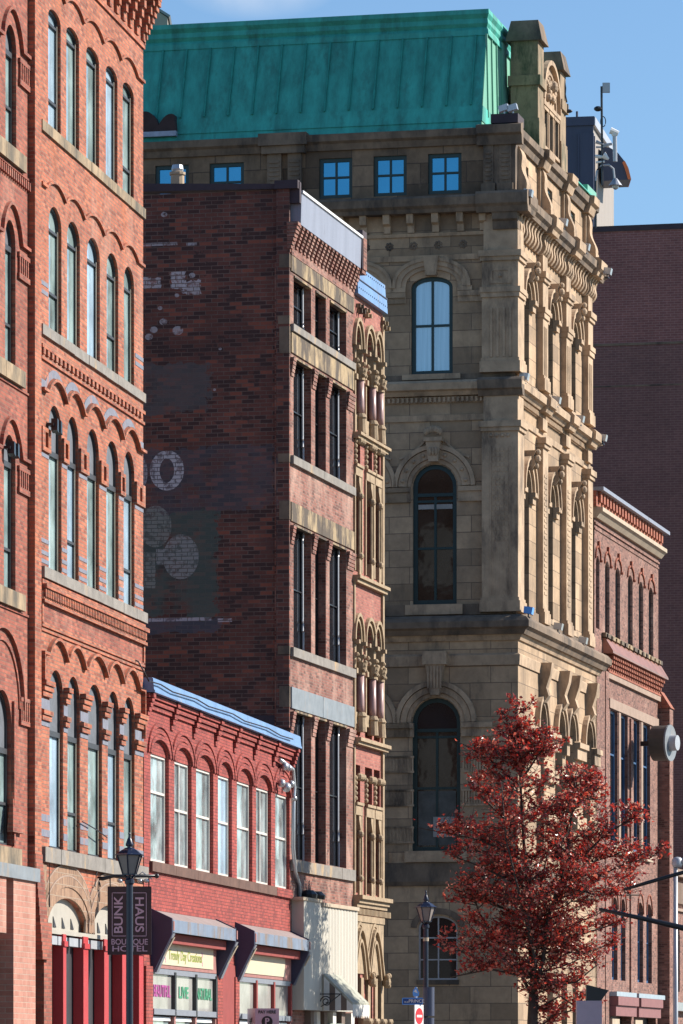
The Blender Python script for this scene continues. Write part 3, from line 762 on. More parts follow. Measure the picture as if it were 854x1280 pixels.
# corner alarm / lights cluster and conduit
mb = MB()
def cpnt(px, py, y=-.1): return (xc(px, y), y, fC.h(px, py, y))
for px, py, r in ((356, 958, .10), (361, 960, .08), (352, 979, .10), (358, 984, .12), (364, 980, .09), (368, 998, .07)): mb.ball(cpnt(px, py, -.14), r)
mb.tube([cpnt(350, 950), cpnt(360, 957), cpnt(366, 962), cpnt(368, 985), cpnt(367, 1000), cpnt(366.5, 1060), cpnt(369, 1090), cpnt(374, 1105), cpnt(376, 1170)], .05)
mb.build('floodlight_cluster', 'metal', C, smooth=True)
# canopies
for (a, b, wb, hh) in ((189.5, 270, 0, 0), (294.5, 363.5, 0, -.02)):
    x0, x1 = xc(a), xc(b); w_ = .44
    cn = MB(); cn.prism([(0, 3.16), (-w_, 2.96), (-w_, 2.93), (0, 3.12)], x0, x1+.02, 'yz'); c_ = cn.build('canopy', 'canTop', C)
    cn = MB(); cn.prism([(-w_-.005, 2.96), (-w_-.005, 2.70), (-w_+.03, 2.70), (-w_+.03, 2.96)], x0+.05, x1-.02, 'yz'); cn.build('fascia', 'rustblue', c_)
    prof = [(0, 3.19), (-w_, 2.985), (-w_, 2.66), (-.06, 1.9), (0, 1.9)]
    for xx in (x0-.06, x1-.02):
        cn = MB(); cn.prism(prof, xx, xx+.08, 'yz'); cn.build('cheek', 'navy', c_)
        cn = MB(); cn.prism([(-w_-.012, 2.68), (-w_+.04, 2.68), (-.05, 1.88), (-.1, 1.88)], xx+.082, xx+.30, 'yz'); cn.build('diagonal_brace', 'greyframe', c_)
        cn = MB(); cn.prism([(-w_-.02, 2.60), (-w_+.0, 2.60), (-.10, 1.98), (-.12, 1.98)], xx+.13, xx+.25, 'yz'); cn.build('brace_lamp', 'creamst', c_)
        cn = MB(); cn.box(xx+.1, xx+.22, -w_-.012, -w_+.03, 2.74, 2.93); cn.build('bracket_plate', 'pinkwood', c_)
    cn = MB(); cn.box(x0+.1, x1-.03, -w_+.2, .0, 2.5, 2.70); cn.build('soffit', 'sideC', c_)
# signboards and storefront
def band(a, b, z0, z1, y0, y1, mat, name, parent=C):
    mb = MB(); mb.box(xc(a), xc(b), y0, y1, z0, z1); return mb.build(name, mat, parent)
band(189.5, 269, 1.98, 2.5, -.03, .02, 'pinkwood', 'fascia_board'); band(296, 362.5, 1.98, 2.5, -.03, .02, 'pinkwood', 'fascia_board')
b1 = band(192, 264, 2.06, 2.5, -.05, -.028, 'signCream', 'signboard')
b2 = band(297, 354, 2.06, 2.5, -.05, -.028, 'signCream', 'signboard')
xm = (xc(206)+xc(256))/2
text('Trendy Day Creations', .30, b1, 'txtolive', T_front(xc(229), -.052, 2.27+EYE), sx=1.35)
for px in (204, 250): 
    mb = MB(); x = xc(px); mb.strip([(x+.05*math.sin(k*1.3), 2.1+.04*k) for k in range(9)], .03, -.053, -.05); mb.build('scroll', 'txtpink', b1)
for (a, b, nn, s0) in ((190, 269, 3, 0), (296.5, 362.5, 3, 1)):
    x0, x1 = xc(a), xc(b)
    mb = MB(); mb.box(x0, x1, -.03, .05, 1.86, 1.97); mb.box(x0, x1, -.05, .06, 1.02, 1.14); mb.build('storefront_frame', 'greyframe', C)
    for k in range(nn):
        u0, u1 = x0+(x1-x0)*k/nn+.12, x0+(x1-x0)*(k+1)/nn-.12
        mb = MB(); mb.box(u0-.04, u1+.12, .03, .05, 1.14, 1.86); pn = mb.build('transom_pane', 'shopglass', C)
        if s0 == 0:
            t_ = ('BEAUTIFUL', 'LIVE', 'NATURAL')[k]
            text(t_, .34, pn, 'txtpink' if k == 0 else 'txtgreen', T_front((u0+u1)/2, .022, 1.5+EYE), sx=(1.05, 1.7, 1.15)[k], bold=.008)
        mb = MB(); mb.box(u1+.0, u1+.16, -.05, .1, 1.0, 1.92); mb.build('mullion', 'black' if s0 == 0 else 'sideC', C)
        mb = MB(); mb.box(u1+.05, u1+.22, -.02, .16, GZ, 1.02); mb.build('mullion', 'pinkwood', C)
        mb = MB(); mb.box(u0, u1, .1, .13, GZ+.6, .98); mb.build('shop_window', 'glassA', C)
        mb = MB(); mb.box(u0+.1, u0+.2, .05, .12, GZ+.6, .98); mb.box(u0, u1, .05, .12, .9, .98); mb.build('window_frame', 'white', C)
mb = MB(); mb.box(xc(270), xc(295), -.02, .02, GZ, 2.2); mb.build('pier_face', 'sideC', C)
mb = MB(); mb.box(xc(269.5), xc(276), -.05, .02, GZ, 1.95); mb.box(xc(292), xc(297), -.05, .02, GZ, 1.95); mb.box(0.0, xc(188.5), -.05, .02, GZ, 2.0); mb.build('pier_face', 'brickC', C)
# ================================================================== B: four storey brick building with painted ghost signs
def ghost(nt, uv, ob, col, mortar, rb_):
    sx = nt.nodes.new('ShaderNodeSeparateXYZ'); nt.links.new(uv, sx.inputs[0]); X, Z = sx.outputs[0], sx.outputs[1]
    isl = nt.nodes.new('ShaderNodeSeparateXYZ'); nt.links.new(ob, isl.inputs[0])
    nz = noisen(nt, ob, 6, 4, .7); nbig = noisen(nt, ob, 1.2, 5, .65)
    wob = mathn(nt, 'MULTIPLY', mathn(nt, 'SUBTRACT', nz, .5), .12)
    def ell(px, py, rx, rz):
        cx, cz = fB.p(px), fB.hp(px, py)+EYE
        a = mathn(nt, 'POWER', mathn(nt, 'DIVIDE', mathn(nt, 'SUBTRACT', X, cx), rx/52), 2)
        b = mathn(nt, 'POWER', mathn(nt, 'DIVIDE', mathn(nt, 'SUBTRACT', Z, cz), rz/52), 2)
        return mathn(nt, 'ADD', mathn(nt, 'SQRT', mathn(nt, 'ADD', a, b)), wob)
    def lt(v, t): return mathn(nt, 'LESS_THAN', v, t)
    def box(px0, px1, py0, py1, soft=0):
        x0, x1 = fB.p(px1), fB.p(px0); z0, z1 = fB.hp(px0, py1)+EYE, fB.hp(px0, py0)+EYE
        wx = mathn(nt, 'ADD', X, mathn(nt, 'MULTIPLY', mathn(nt, 'SUBTRACT', nz, .5), soft)); wz = mathn(nt, 'ADD', Z, mathn(nt, 'MULTIPLY', mathn(nt, 'SUBTRACT', nbig, .5), soft))
        a = mathn(nt, 'MULTIPLY', mathn(nt, 'GREATER_THAN', wx, x0), lt(wx, x1)); b = mathn(nt, 'MULTIPLY', mathn(nt, 'GREATER_THAN', wz, z0), lt(wz, z1))
        return mathn(nt, 'MULTIPLY', a, b)
    def mul(a, b): return mathn(nt, 'MULTIPLY', a, b)
    bf = mathn(nt, 'SUBTRACT', 1.0, mathn(nt, 'MULTIPLY', mortar, .95))
    worn = ramp(nt, nz, .36, .5)
    thr = ramp(nt, nbig, .3, .7, .85, .45)
    col = mixc(nt, mathn(nt, 'MULTIPLY', mathn(nt, 'GREATER_THAN', rb_, thr), .62), col, (.035, .022, .022))
    col = mixc(nt, mathn(nt, 'MULTIPLY', mathn(nt, 'LESS_THAN', rb_, .12), .6), col, (.30, .085, .05))
    # grey and green wash
    for b, c, amt in ((box(170, 262, 455, 520, .8), (.11, .10, .10), .75), (box(170, 272, 640, 772, .9), (.085, .115, .10), .75), (box(170, 345, 560, 640, 1.0), (.10, .10, .12), .5), (box(170, 275, 775, 790, .5), (.09, .10, .13), .6)):
        col = mixc(nt, mul(mul(b, amt), ramp(nt, nbig, .3, .5)), col, c)
    white = (.62, .58, .60)
    o = ell(208.5, 588, 22, 25); ring = mul(lt(o, 1.0), mathn(nt, 'GREATER_THAN', ell(208.5, 588, 9.5, 15), 1.0))
    ring2 = mul(lt(ell(168, 592, 17, 27), 1.0), mathn(nt, 'GREATER_THAN', ell(168, 592, 7, 14), 1.0))
    blob = mathn(nt, 'MAXIMUM', lt(ell(226, 696, 23, 28), 1.0), box(195, 215, 686, 706))
    blob2 = mathn(nt, 'MAXIMUM', lt(ell(194, 658, 21, 26), 1.0), box(180, 194, 690, 735, .1))
    line = mathn(nt, 'MAXIMUM', box(170, 265, 773, 777.5), box(272, 290, 773, 777.5)); line2 = mathn(nt, 'MAXIMUM', box(176, 222, 304, 308), box(233, 246, 303, 307))
    p1 = box(176, 200, 347, 360, .35); p2 = box(214, 232, 340, 361, .25); p3 = box(228, 250, 352, 367, .5)
    for m_, c, amt in ((ring, white, .85), (ring2, white, .5), (blob, (.34, .33, .32), .8), (blob2, (.29, .29, .26), .75), (line, (.55, .48, .52), .8), (line2, white, .6), (p1, white, .7), (p2, white, .8), (p3, white, .7)):
        col = mixc(nt, mul(mul(m_, amt), mul(bf, mathn(nt, 'MAXIMUM', worn, .25))), col, c)
    for (px, py, r) in ((204, 402, 5), (222, 413, 7), (192, 412, 5), (186, 421, 5), (221, 369, 3), (200, 385, 3), (240, 344, 4), (205, 268, 4), (268, 487, 2), (275, 436, 2)):
        col = mixc(nt, mul(lt(ell(px, py, r, r*.8), 1.0), mul(.6, worn)), col, white)
    # dark headers
    return col
M['rear'] = brickmat('dimmed_rear_brick', (.13, .06, .045), (.08, .045, .035), (.12, .09, .07))  # unseen rear brick, darkened to dim its reflection in the stone building's windows
M['ghost'] = brickmat('old_dark_brick', (.175, .062, .044), (.105, .038, .031), (.165, .11, .09), bw=.30, rh=.098, ms=.009, stains=[(.6, (.10, .045, .04), .48, .66, 1, .6), (.9, (.30, .10, .07), .58, .74, 1, .5)], mask=ghost, var=.3)
B = fB.empty('brick_building'); tag(B, 'four storey weathered brick building with faded painted letters on its dark windowless side wall', 'building')
xb = fB.x; LB = xb(441.4); zB = 20.75; DB = 12.5
px3 = [(367, 389), (394, 407.5), (412, 433)]
rB = [(18.93, 17.72), (16.98, 14.57), (12.96, 9.98), (8.5, 4.92)]
opB = [(xb(a), xb(b), s, t, 0) for (t, s) in rB for a, b in px3]
mb = MB(); mb.wall(0, LB, GZ, 19.4, opB+[(xb(395), xb(438), GZ+.1, 1.2, 0)], 0, .5); mb.box(LB-.004, LB, .51, DB, GZ, 19.5)
mb.build('wall', 'brickB', B)
mb = MB(True); mb.wall(.0, DB+2.5, GZ, 20.95, [], 0.02, .1); mb.build('side_wall', 'ghost', B)
mb = MB(); mb.box(.02, LB-.02, DB+2.4, DB+2.5, GZ, 20.5); mb.build('rear_wall', 'brickB', B)
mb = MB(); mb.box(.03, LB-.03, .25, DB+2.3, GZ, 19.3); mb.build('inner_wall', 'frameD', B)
mb = MB(); mb.box(.03, LB-.03, .3, DB+2.3, 19.4, 20.3); mb.build('roof', 'roofgrey', B)
p_ = fB.p(346.5)
mb = MB(); mb.box(-.10, .019, .002, p_, 8.05, 21.1); mb.build('corner_pier', 'ghost', B)
mb = MB()
for (t, s) in ((19.37, 19.05), (17.64, 17.0), (13.47, 13.03), (9.04, 8.54)): mb.box(-.112, .0, -.008, p_-.08, s, t)
for z in (14.4, 9.8, 17.7): mb.box(-.115, .0, -.006, p_-.05, z, z+.2)
mb.build('pier_block', 'stoneDk', B)
mb = MB(True)
pa = fB.p(180)
mb.prism([(p_, 20.95), (p_, 21.07), (pa+1.2, 21.26), (pa+1.2, 21.04)], -.06, .3, 'xz'); mb.build('coping', 'coping', B)
mb = MB(); mb.box(-.16, .05, -.22, p_+.03, 20.93, 21.13); mb.box(-.04, .12, -.24, 0.3, 20.6, 21.1); mb.build('pier_cap', 'coping', B)
mb = MB(); mb.box(-.035, .0, p_+.02, p_+.05, 8.1, 19.2); mb.build('edge_strip', 'brickB', B)
mb = MB(); mb.box(-.02, .019, .1, fB.p(180), 7.9, 8.35); mb.build('roof_flashing', 'coping', B)
# windows hidden deep behind brick reveals
for (t, s) in rB:
    for k, (a, b) in enumerate(px3):
        o = (xb(a), xb(b), s, t, 0)
        window(B, o, .24, 'black', 'glassDark', t=.05, hbars=[(s+t)/2])
        if k != 1:
            x = o[1]-.04; mb = MB(); H = t-s
            zz = [(0, 0), (.18*H, 0), (.19*H, -.10), (.25*H, -.04), (.27*H, -.12), (.3*H, -.10), (.93*H, -.12), (.95*H, -.02), (H-.03, 0)]
            mb.tube([(x+d*.6, .19, s+z) for z, d in zz], .03, 6); mb.build('jamb_edge', 'steel', B)  # pale kinked tube added for the bright line along the frame's jamb
    # lintel lips and capitals
    mb = MB()
    for a, b in px3: mb.box(xb(a)+.02, xb(b)-.02, -.03, .1, t-.05, t-.002)
    mb.build('lintel_lip', 'stoneBand', B)
    mb = MB(); e = [(.0, xb(366.5)), (xb(389.5), xb(393.8)), (xb(407.8), xb(411.8)), (xb(433.3), LB)]
    if t < 18:
        for a, b in e:
            for k2 in range(5): mb.box(a+.003, b-.003, -.09+.015*k2, .02, t-.14-.09*k2, t-.06-.09*k2)
        for a, b in e[1:3]: mb.box(a-.03, b+.03, -.09, .3, t-.10, t-.03)
        mb.build('pier_capital', 'brickB', B)
def bandB(z0, z1, out, mat, name='stone_band', n=4, x1=None):
    mb = MB(); L = x1 or LB
    rnd = random.Random(int(z1*7))
    e = [0]+[L*(i+rnd.uniform(-.15, .15))/n for i in range(1, n)]+[L]
    for i in range(n): mb.box(e[i]+.004*(i > 0), e[i+1]-.004, -out-rnd.uniform(0, .008), .02, z0, z1)
    mb.build(name, mat, B)
bandB(18.99, 19.36, .03, 'stoneBand'); bandB(17.55, 17.72, .08, 'greySill', 'sill_band'); bandB(17.04, 17.53, .03, 'stoneBand')
bandB(14.37, 14.57, .08, 'greySill', 'sill_band'); bandB(13.0, 13.46, .03, 'stoneBand'); bandB(9.76, 9.98, .08, 'greySill', 'sill_band')
bandB(8.52, 9.03, .04, 'metalband', 'metal_band'); bandB(4.62, 4.9, .07, 'greySill', 'sill_band')
# corbel cornice
mb = MB(); n = 17
for i in range(n):
    x = .05+i*(LB-.1)/n
    for k in range(8): mb.box(x, x+(LB-.1)/n*.48, -.02-.028*k, .02, 19.5+.076*k, 19.57+.076*k)
mb.box(0, LB, -.04, .02, 19.37, 19.5); mb.box(0, LB, -.01, .3, 19.5, 20.1)
for k in range(8): mb.box(-.10-.01*k, .1, -.02-.03*k, .05, 19.42+.09*k, 19.5+.09*k); mb.box(LB-.2, LB+.03, -.03-.028*k, .05, 19.42+.09*k, 19.5+.09*k)
mb.box(LB-.1, LB+.35, -.26, .4, 20.0, 21.0)
mb.build('corbel_cornice', 'brickB', B)
mb = MB(); mb.prism([(-.23, 20.1), (.1, 20.1), (.1, 20.86), (-.25, 20.86)], .12, LB-.12, 'yz'); mb.build('cornice_panel', 'cornGrey', B)
mb = MB(); mb.box(.13, LB-.1, -.29, .1, 20.86, 20.92); mb.build('cornice_cap', 'white', B)
mb = MB(); mb.box(LB-.12, LB+.36, -.275, .41, 20.1, 21.08); mb.build('pier_cap', 'coping', B)
mb = MB(); mb.box(LB-.05, LB+.34, -.285, -.27, 20.1, 20.9); mb.build('pier_face', 'brickB', B)
# flue on the roof
q = fB.p(210); fl = MB(); fl.lathe(.9, q, [(.17, 20.4), (.17, 21.55), (.2, 21.56), (.2, 21.62), (.14, 21.64)], 12); f_ = fl.build('flue', 'beigepipe', B)
fl = MB(); fl.lathe(.9, q, [(.13, 21.64), (.15, 21.7), (.13, 21.8)], 10); fl.build('flue_cap', 'metal', f_)
# white metal shop box and striped awning
mb = MB(); xk = xb(403, -.32)
mb.box(xb(380, -.30), xk, -.30, .0, 1.3, 3.92); w1_ = mb.build('shop_hoarding', 'siding', B)
mb = MB()
x0, x1 = xk+.003, xb(451, -.32)-.3
n = 12
for i in range(n):
    a = x0+(x1-x0)*i/n; b = x0+(x1-x0)*(i+1)/n; m_ = .35*(b-a)
    mb.prism([(a, -.30), (a+m_, -.30), (a+m_+.02, -.312), (b-.02, -.312), (b, -.30), (b, -.0), (a, -.0)], 1.3, 3.84, 'xy')
mb.build('corrugated_siding', 'siding', B)
mb = MB(); mb.box(xb(378, -.3), xk, -.33, .0, 3.92, 4.0); mb.box(xk, x1, -.36, .0, 3.84, 3.93); mb.build('hoarding_cap', 'creamst', B)
mb = MB()
for px in (388, 398): mb.lathe(xb(px, -.2), -.16, [(.2, 4.0), (.22, 4.1), (.12, 4.2)], 10)
mb.build('rooftop_lamp', 'black', B)
x0 = xb(404.7, -.34); x1 = x0+1.85; AW = .72
aw = MB(); aw.prism([(-.34, 2.2), (-.34, 2.13), (-.34-AW, 1.43), (-.34-AW, 1.5)], x0, x1, 'yz'); a_ = aw.build('awning', 'awnG', B)
for i in range(5):
    y0, y1 = -.34-AW*i/5, -.34-AW*(i+1)/5; z0, z1 = 2.13-.7*i/5, 2.13-.7*(i+1)/5
    aw = MB(); aw.prism([(y0, z0), (y1, z1), (y1, 1.3), (y0, 1.3)], x0, x0+.03, 'yz'); aw.build('side_stripe', 'awnB' if i % 2 == 1 else 'awnW', a_)
aw = MB()
for i in range(9):
    a = x0+(x1-x0)*i/9; b = x0+(x1-x0)*(i+1)/9; aw.prism([(a, 1.45), (b, 1.45), (b, 1.2), ((a+b)/2, 1.12), (a, 1.2)], -.35-AW, -.34-AW, 'xz')
aw.build('valance', 'awnW', a_)
mb = MB(); pts = []
bx, bz = xb(403, -.34), 1.62
for i in range(26):
    t = i/25; a = t*3.6*math.pi; r = .14*(1-t*.8); pts.append((bx-.06, -.45+r*math.cos(a), bz-.1+r*math.sin(a)))
mb.tube(pts, .014, 5); mb.tube([(bx-.06, -.3, bz+.08), (bx-.06, -.85, bz+.08)], .014, 5); mb.tube([(bx-.06, -.8, bz+.07), (bx-.06, -.55, bz-.12), (bx-.06, -.32, bz-.22)], .014, 5)
mb.build('scroll_bracket', 'black', B)
for i, px in enumerate((381, 389, 398, 409, 420, 432)):
    mb = MB(); mb.box(xb(px), xb(px+4), -.15, .02, GZ, 1.28); mb.build('shop_pier', 'awnW' if i % 2 else 'awnB', B)
mb = MB(); mb.box(xb(413, -.2), xb(430, -.2), -.2, -.1, -1.2, 1.0); mb.build('shop_window', 'glassA', B)
# ================================================================== D: narrow carved building
D = fD.empty('stone_trimmed_building'); tag(D, 'narrow pink brick building with carved yellow stone arches and granite columns', 'building')
xd = fD.x; LD = xd(478); 
cols = [(442.9, 450.4), (456.3, 465.3), (467.4, 474.8)]
cz = [(xd(a), xd(b)) for a, b in cols]
opD = []
for (a, b) in cz:
    opD += [(a, b, 16.1, 18.2, .55), (a, b, 12.5, 15.0, 0), (a, b, 8.35, 10.75, .5), (a, b, 4.35, 6.35, 0), (a, b, 6.65, 7.6, 0), (a, b, 15.2, 15.85, 0), (a, b, GZ+.1, 2.2, .9)]
mb = MB(); mb.wall(0, LD, GZ, 19.9, opD, 0, .34); 
mb.build('wall', 'pinkbrick', D)
mb = MB(); mb.box(LD-.004, LD, .35, 15, GZ, 20.5); mb.box(0, LD, 14.9, 15, GZ, 20.5); mb.build('rear_wall', 'rear', D)
for yy in (2.5, 5.5, 8.5, 11.5):
    for zz in (2, 5.5, 9, 12.5, 16):
        mb = MB(); mb.box(LD-.002, LD+.03, yy, yy+1.1, zz, zz+2); mb.build('reflected_panel', 'blind' if (yy+zz) % 2 else 'glassA', D)  # unseen panels added to break up the reflection in the stone building's windows
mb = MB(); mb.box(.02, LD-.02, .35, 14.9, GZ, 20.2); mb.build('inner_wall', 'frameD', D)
mb = MB(); mb.box(.02, LD-.02, .3, 14.9, 20.2, 20.5); mb.build('roof', 'roofgrey', D)
for (a, b) in cz:
    for (s, t, r) in ((16.1, 18.2, .55), (12.5, 15.0, 0), (8.35, 10.75, .5), (4.35, 6.35, 0), (GZ+.1, 2.2, .9)):
        window(D, (a, b, s, t, r), .30, 'frameD', 'glassDark', t=.06, hbars=[(s+t)/2])
for k, (a, b) in enumerate(cz):
    c = (a+b)/2; hw = (b-a)/2
    mb = MB()
    for (zs, rr) in ((18.2, .55), (10.75, .5)):
        for (q, o, t) in ((0.0, .04, .07), (.12, .09, .09)):
            mb.strip([(c-(hw+q)*math.cos(math.pi*j/14), zs+(rr+q)*math.sin(math.pi*j/14)) for j in range(15)], t, -o, .3 if q == 0 else .02)
        for x in (a-.08, b+.02):                      # stilts, imposts, corbel knobs
            mb.box(x-.03, x+.10, -.05, .3, zs-.75, zs)
            mb.box(x-.04, x+.12, -.16, .05, zs-.10, zs+.0); mb.box(x-.02, x+.1, -.11, .05, zs-.42, zs-.32)
            mb.ball((x+.04, -.12, zs-.52), .06); mb.ball((x+.04, -.1, zs-.38), .05)
            mb.box(x-.05, x+.12, -.10, .2, zs-.85, zs-.72)
        mb.box(a-.1, a, -.05, .02, zs-2.25, zs-.85); mb.box(b, b+.08, -.05, .02, zs-2.25, zs-.85)
        mb.box(a+.0, b, .02, .28, zs-2.1, zs-1.7 if zs > 15 else zs-1.8)
    for (z0, z1) in ((14.93, 15.2), (6.32, 6.62)):
        mb.box(a-.06, b+.06, -.06, .3, z0, z1); mb.box(a-.06, b+.06, -.1, .1, z1-.05, z1+.02)
    for (z0, z1) in ((12.5, 14.95), (4.3, 6.35)):
        mb.box(a-.1, a-.02, -.05, .1, z0, z1); mb.box(b+.0, b+.08, -.05, .1, z0, z1)
        mb.prism([(b, z1), (b, z1-.6), (b-.1, z1-.4), (b-.28, z1-.15), (b-.3, z1)], -.04, .25, 'xz')
        mb.box(b-.28, b-.05, -.05, .2, z0-.05, z0+.35); mb.ball((b-.12, -.03, z0+.42), .1)
        mb.tube([(b-.12, -.0, z0+.4), (b-.12, -.0, z1-.5)], .035, 8); mb.ball((b-.12, -.03, z1-.5), .1)
    for z in (15.22, 6.68):
        for q in range(5): mb.ball((a+.02, -.02, z+.05+q*.13), .07)
        mb.ball((c, -.1, z+.6), .1); mb.ball((c+.2, -.1, z+.6), .1); mb.ball((c-.2, -.1, z+.6), .1)
    mb.build('carved_surround', 'yellow', D, smooth=False)
    for (z0, z1) in ((16.55, 17.4), (8.95, 9.9)):
        x = b-.11
        mb = MB(); mb.lathe(x, -.03, [(.10, z0), (.10, z0+.2), (.095, z1)], 10); cc = mb.build('column', 'pinkcol', D, smooth=True)
        mb = MB(); mb.lathe(x, -.03, [(.13, z1), (.11, z1+.05), (.17, z1+.22), (.19, z1+.3)], 10); [mb.ball((x+dx_, -.15, z1+dz_), .05) for dx_, dz_ in ((-.1, .1), (0, .13), (.1, .1), (-.06, .24), (.07, .24))]; mb.build('capital', 'yellow', cc)
        mb = MB(); mb.lathe(x, -.03, [(.16, z0-.5), (.14, z0-.14), (.17, z0-.1), (.12, z0)], 10); mb.build('column_base', 'yellow', cc)
mb = MB(); mb.box(xd(476.2), LD+.01, -.06, .3, 4.2, 19.4); mb.box(0.0, xd(442.8), -.04, .02, 4.2, 12.2)
mb.build('quoin', 'yellow', D)
mb = MB()
for (z, o, h) in ((15.93, .22, .07), (15.85, .15, .08), (12.3, .2, .08), (12.2, .13, .1), (8.18, .22, .09), (8.1, .15, .08), (4.18, .26, .1), (4.08, .18, .1), (3.98, .12, .1)): mb.box(-.05, LD+o*.5, -o, .02, z, z+h)
for i in range(26): mb.box(.05+i*.155, .13+i*.155, -.1, .02, 3.8, 3.95)
mb.box(0, LD, -.07, .02, 3.62, 3.78)
mb.build('string_course', 'yellow', D)
mb = MB(); mb.box(0.0, LD, -.035, .02, 2.3, 3.62)
mb.build('spandrel', 'yellow', D)
mb = MB()
for k, (xc_, hw) in enumerate(((xd(448), .9), (xd(466.5), .9))):
    for q, o in ((0, .12), (.14, .06), (-.3, .1)):
        h2 = hw+q; pts = [(xc_-h2*(1-j/8), 2.15+(1.25+q)*math.sin(math.pi/2*j/8)) for j in range(9)]+[(xc_+h2*j/8, 2.15+(1.25+q)*math.cos(math.pi/2*j/8)) for j in range(1, 9)]
        mb.strip(pts, .08, -o, .02)
    mb.ball((xc_+hw, -.16, 2.12), .12, 1, 1, 1.3); mb.ball((xc_+hw+.08, -.2, 2.28), .08); mb.ball((xc_+hw-.1, -.2, 2.26), .07); mb.ball((xc_+hw, -.22, 2.02), .06)
for px in (452, 460.5, 469.5, 477):
    x = xd(px); mb.lathe(x-.1, -.1, [(.11, .1), (.11, .7), (.13, .75)], 8); mb.lathe(x-.1, -.12, [(.12, .75), (.15, .9), (.22, 1.1), (.2, 1.16)], 8); [mb.ball((x-.1+dx_, -.26, .9+dz_), .06) for dx_, dz_ in ((-.12, 0), (0, .05), (.12, 0), (-.08, .17), (.09, .18))]; mb.box(x-.28, x+.08, -.25, .02, .68, .75)
    mb.box(x-.25, x+.05, -.05, .02, GZ, 2.2)
mb.build('arcade', 'yellow', D)
mb = MB()
for px in (452, 469.5, 477): mb.lathe(xd(px)-.1, -.1, [(.11, GZ), (.11, .1)], 8)
mb.build('column', 'pinkcol', D)
mb = MB(); mb.prism([(-.14, 19.5), (.2, 19.5), (.2, 20.25), (-.07, 20.25), (-.09, 19.9), (-.12, 19.86)], -.02, LD+.02, 'yz'); mb.build('cornice', 'cornBlue', D)
mb = MB(); mb.tube([(0, -.125, 19.88), (LD+.02, -.125, 19.88)], .02, 6)
for i in range(16): mb.box(.1+i*.22, .13+i*.22, -.09, -.06, 20.15, 20.18); mb.box(.1+i*.22, .13+i*.22, -.145, -.12, 19.65, 19.68)
mb.build('cornice_seam', 'navybox', D)
mb = MB()
for x in (cz[0][0]+.2, cz[1][0]-.3, cz[2][1]+.1):
    for k in range(4): mb.box(x+.1*k, x+.06+.1*k, -.12-.02*k, .02, 19.2-.12*(k % 2), 19.3-.12*(k % 2))
mb.build('corbel', 'stoneBand', D)
# ================================================================== S: brown stone building with the green copper mansard
S = fS.empty('stone_building'); tag(S, 'grand brown ashlar stone corner building with a green copper mansard roof', 'building')
xs_ = fS.x; ps = fS.p
LS = xs_(738); PL = 26.0
def wrap(prof, name, mat='stoneT', parent=S, xr=None, pl=PL):
    """moulding of the given (outward, h) profile, mitred round the street corner"""
    xr = LS if xr is None else xr
    n = len(prof); vs = []
    for o, z in prof: vs.append((-o, pl, z))
    for o, z in prof: vs.append((-o, -o, z))
    for o, z in prof: vs.append((xr+(max(o, 0)), -o, z))
    fs = []
    for k in (0, 1):
        for i in range(n): fs.append((k*n+i, k*n+(i+1) % n, (k+1)*n+(i+1) % n, (k+1)*n+i))
    fs += [tuple(range(n)), tuple(range(3*n-1, 2*n-1, -1))]
    mb = MB(); mb.add(vs, fs); return mb.build(name, mat, parent)
def side_op(px0, px1, z0, crown, rise, x=0.0): return (ps(px1, x), ps(px0, x), z0, crown-rise, rise)
s3 = [side_op(514, 566, 20.52, 23.43, .32), side_op(416, 468, 20.52, 23.43, .32)]
s2 = [side_op(516, 571, 13.68, 17.84, .66), side_op(418, 473, 13.68, 17.84, .66)]
s1 = [side_op(515, 575.5, 6.33, 10.88, .74, -.2), side_op(417, 477.5, 6.33, 10.88, .74, -.2)]
s0 = [side_op(523, 572, 2.5, 4.4, .36, -.2)]
att = [side_op(a, b, 25.88, 27.08, 0) for a, b in ((399, 440.5), (467, 508.5), (535, 577), (262, 305), (194, 236))]
# front bays
pil = [xs_(639.6), xs_(670.8), xs_(700.4), xs_(727.8)]
pitch = (pil[3]-pil[0])/3; xrj = [xs_(661.4)+pitch*i for i in range(3)]
f3 = [(x-1.2, x, 20.6, 23.0, .45) for x in xrj]; f2 = [(x-1.2, x, 13.7, 17.2, .62) for x in xrj]
a1 = [(xs_(a), xs_(b)) for a, b in ((662.5, 672), (686, 695.3), (699.3, 708.6), (721, 730.3))]
f1 = [(a, b, 6.3, 10.15, .72) for a, b in a1]
fatt = [(x-1.2, x-.1, 25.95, 27.0, 0) for x in xrj]
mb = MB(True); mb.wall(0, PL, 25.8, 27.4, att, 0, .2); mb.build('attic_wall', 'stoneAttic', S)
mb = MB(True); mb.wall(0, PL, 12.9, 25.8, s3+s2, 0, .2); mb.wall(-.2, PL, GZ, 12.9, s1+s0, -.2, .25)
mb.side = False
mb.wall(0, LS, 12.9, 27.4, f3+f2+fatt, 0, .24); mb.wall(-.2, LS, GZ, 12.9, f1+[(xs_(a), xs_(a)+1.0, .5, 2.8, 0) for a in (676, 694, 708)], -.2, .35)
mb.box(LS-.004, LS, .01, PL, GZ, 27.4); mb.box(LS-.3, LS-.004, -.2, -.001, GZ, 12.9)
mb.build('wall', 'stone', S)
mb = MB(); mb.box(.3, LS-.05, .35, PL-.1, GZ, 27.2); mb.build('inner_wall', 'frameD', S)
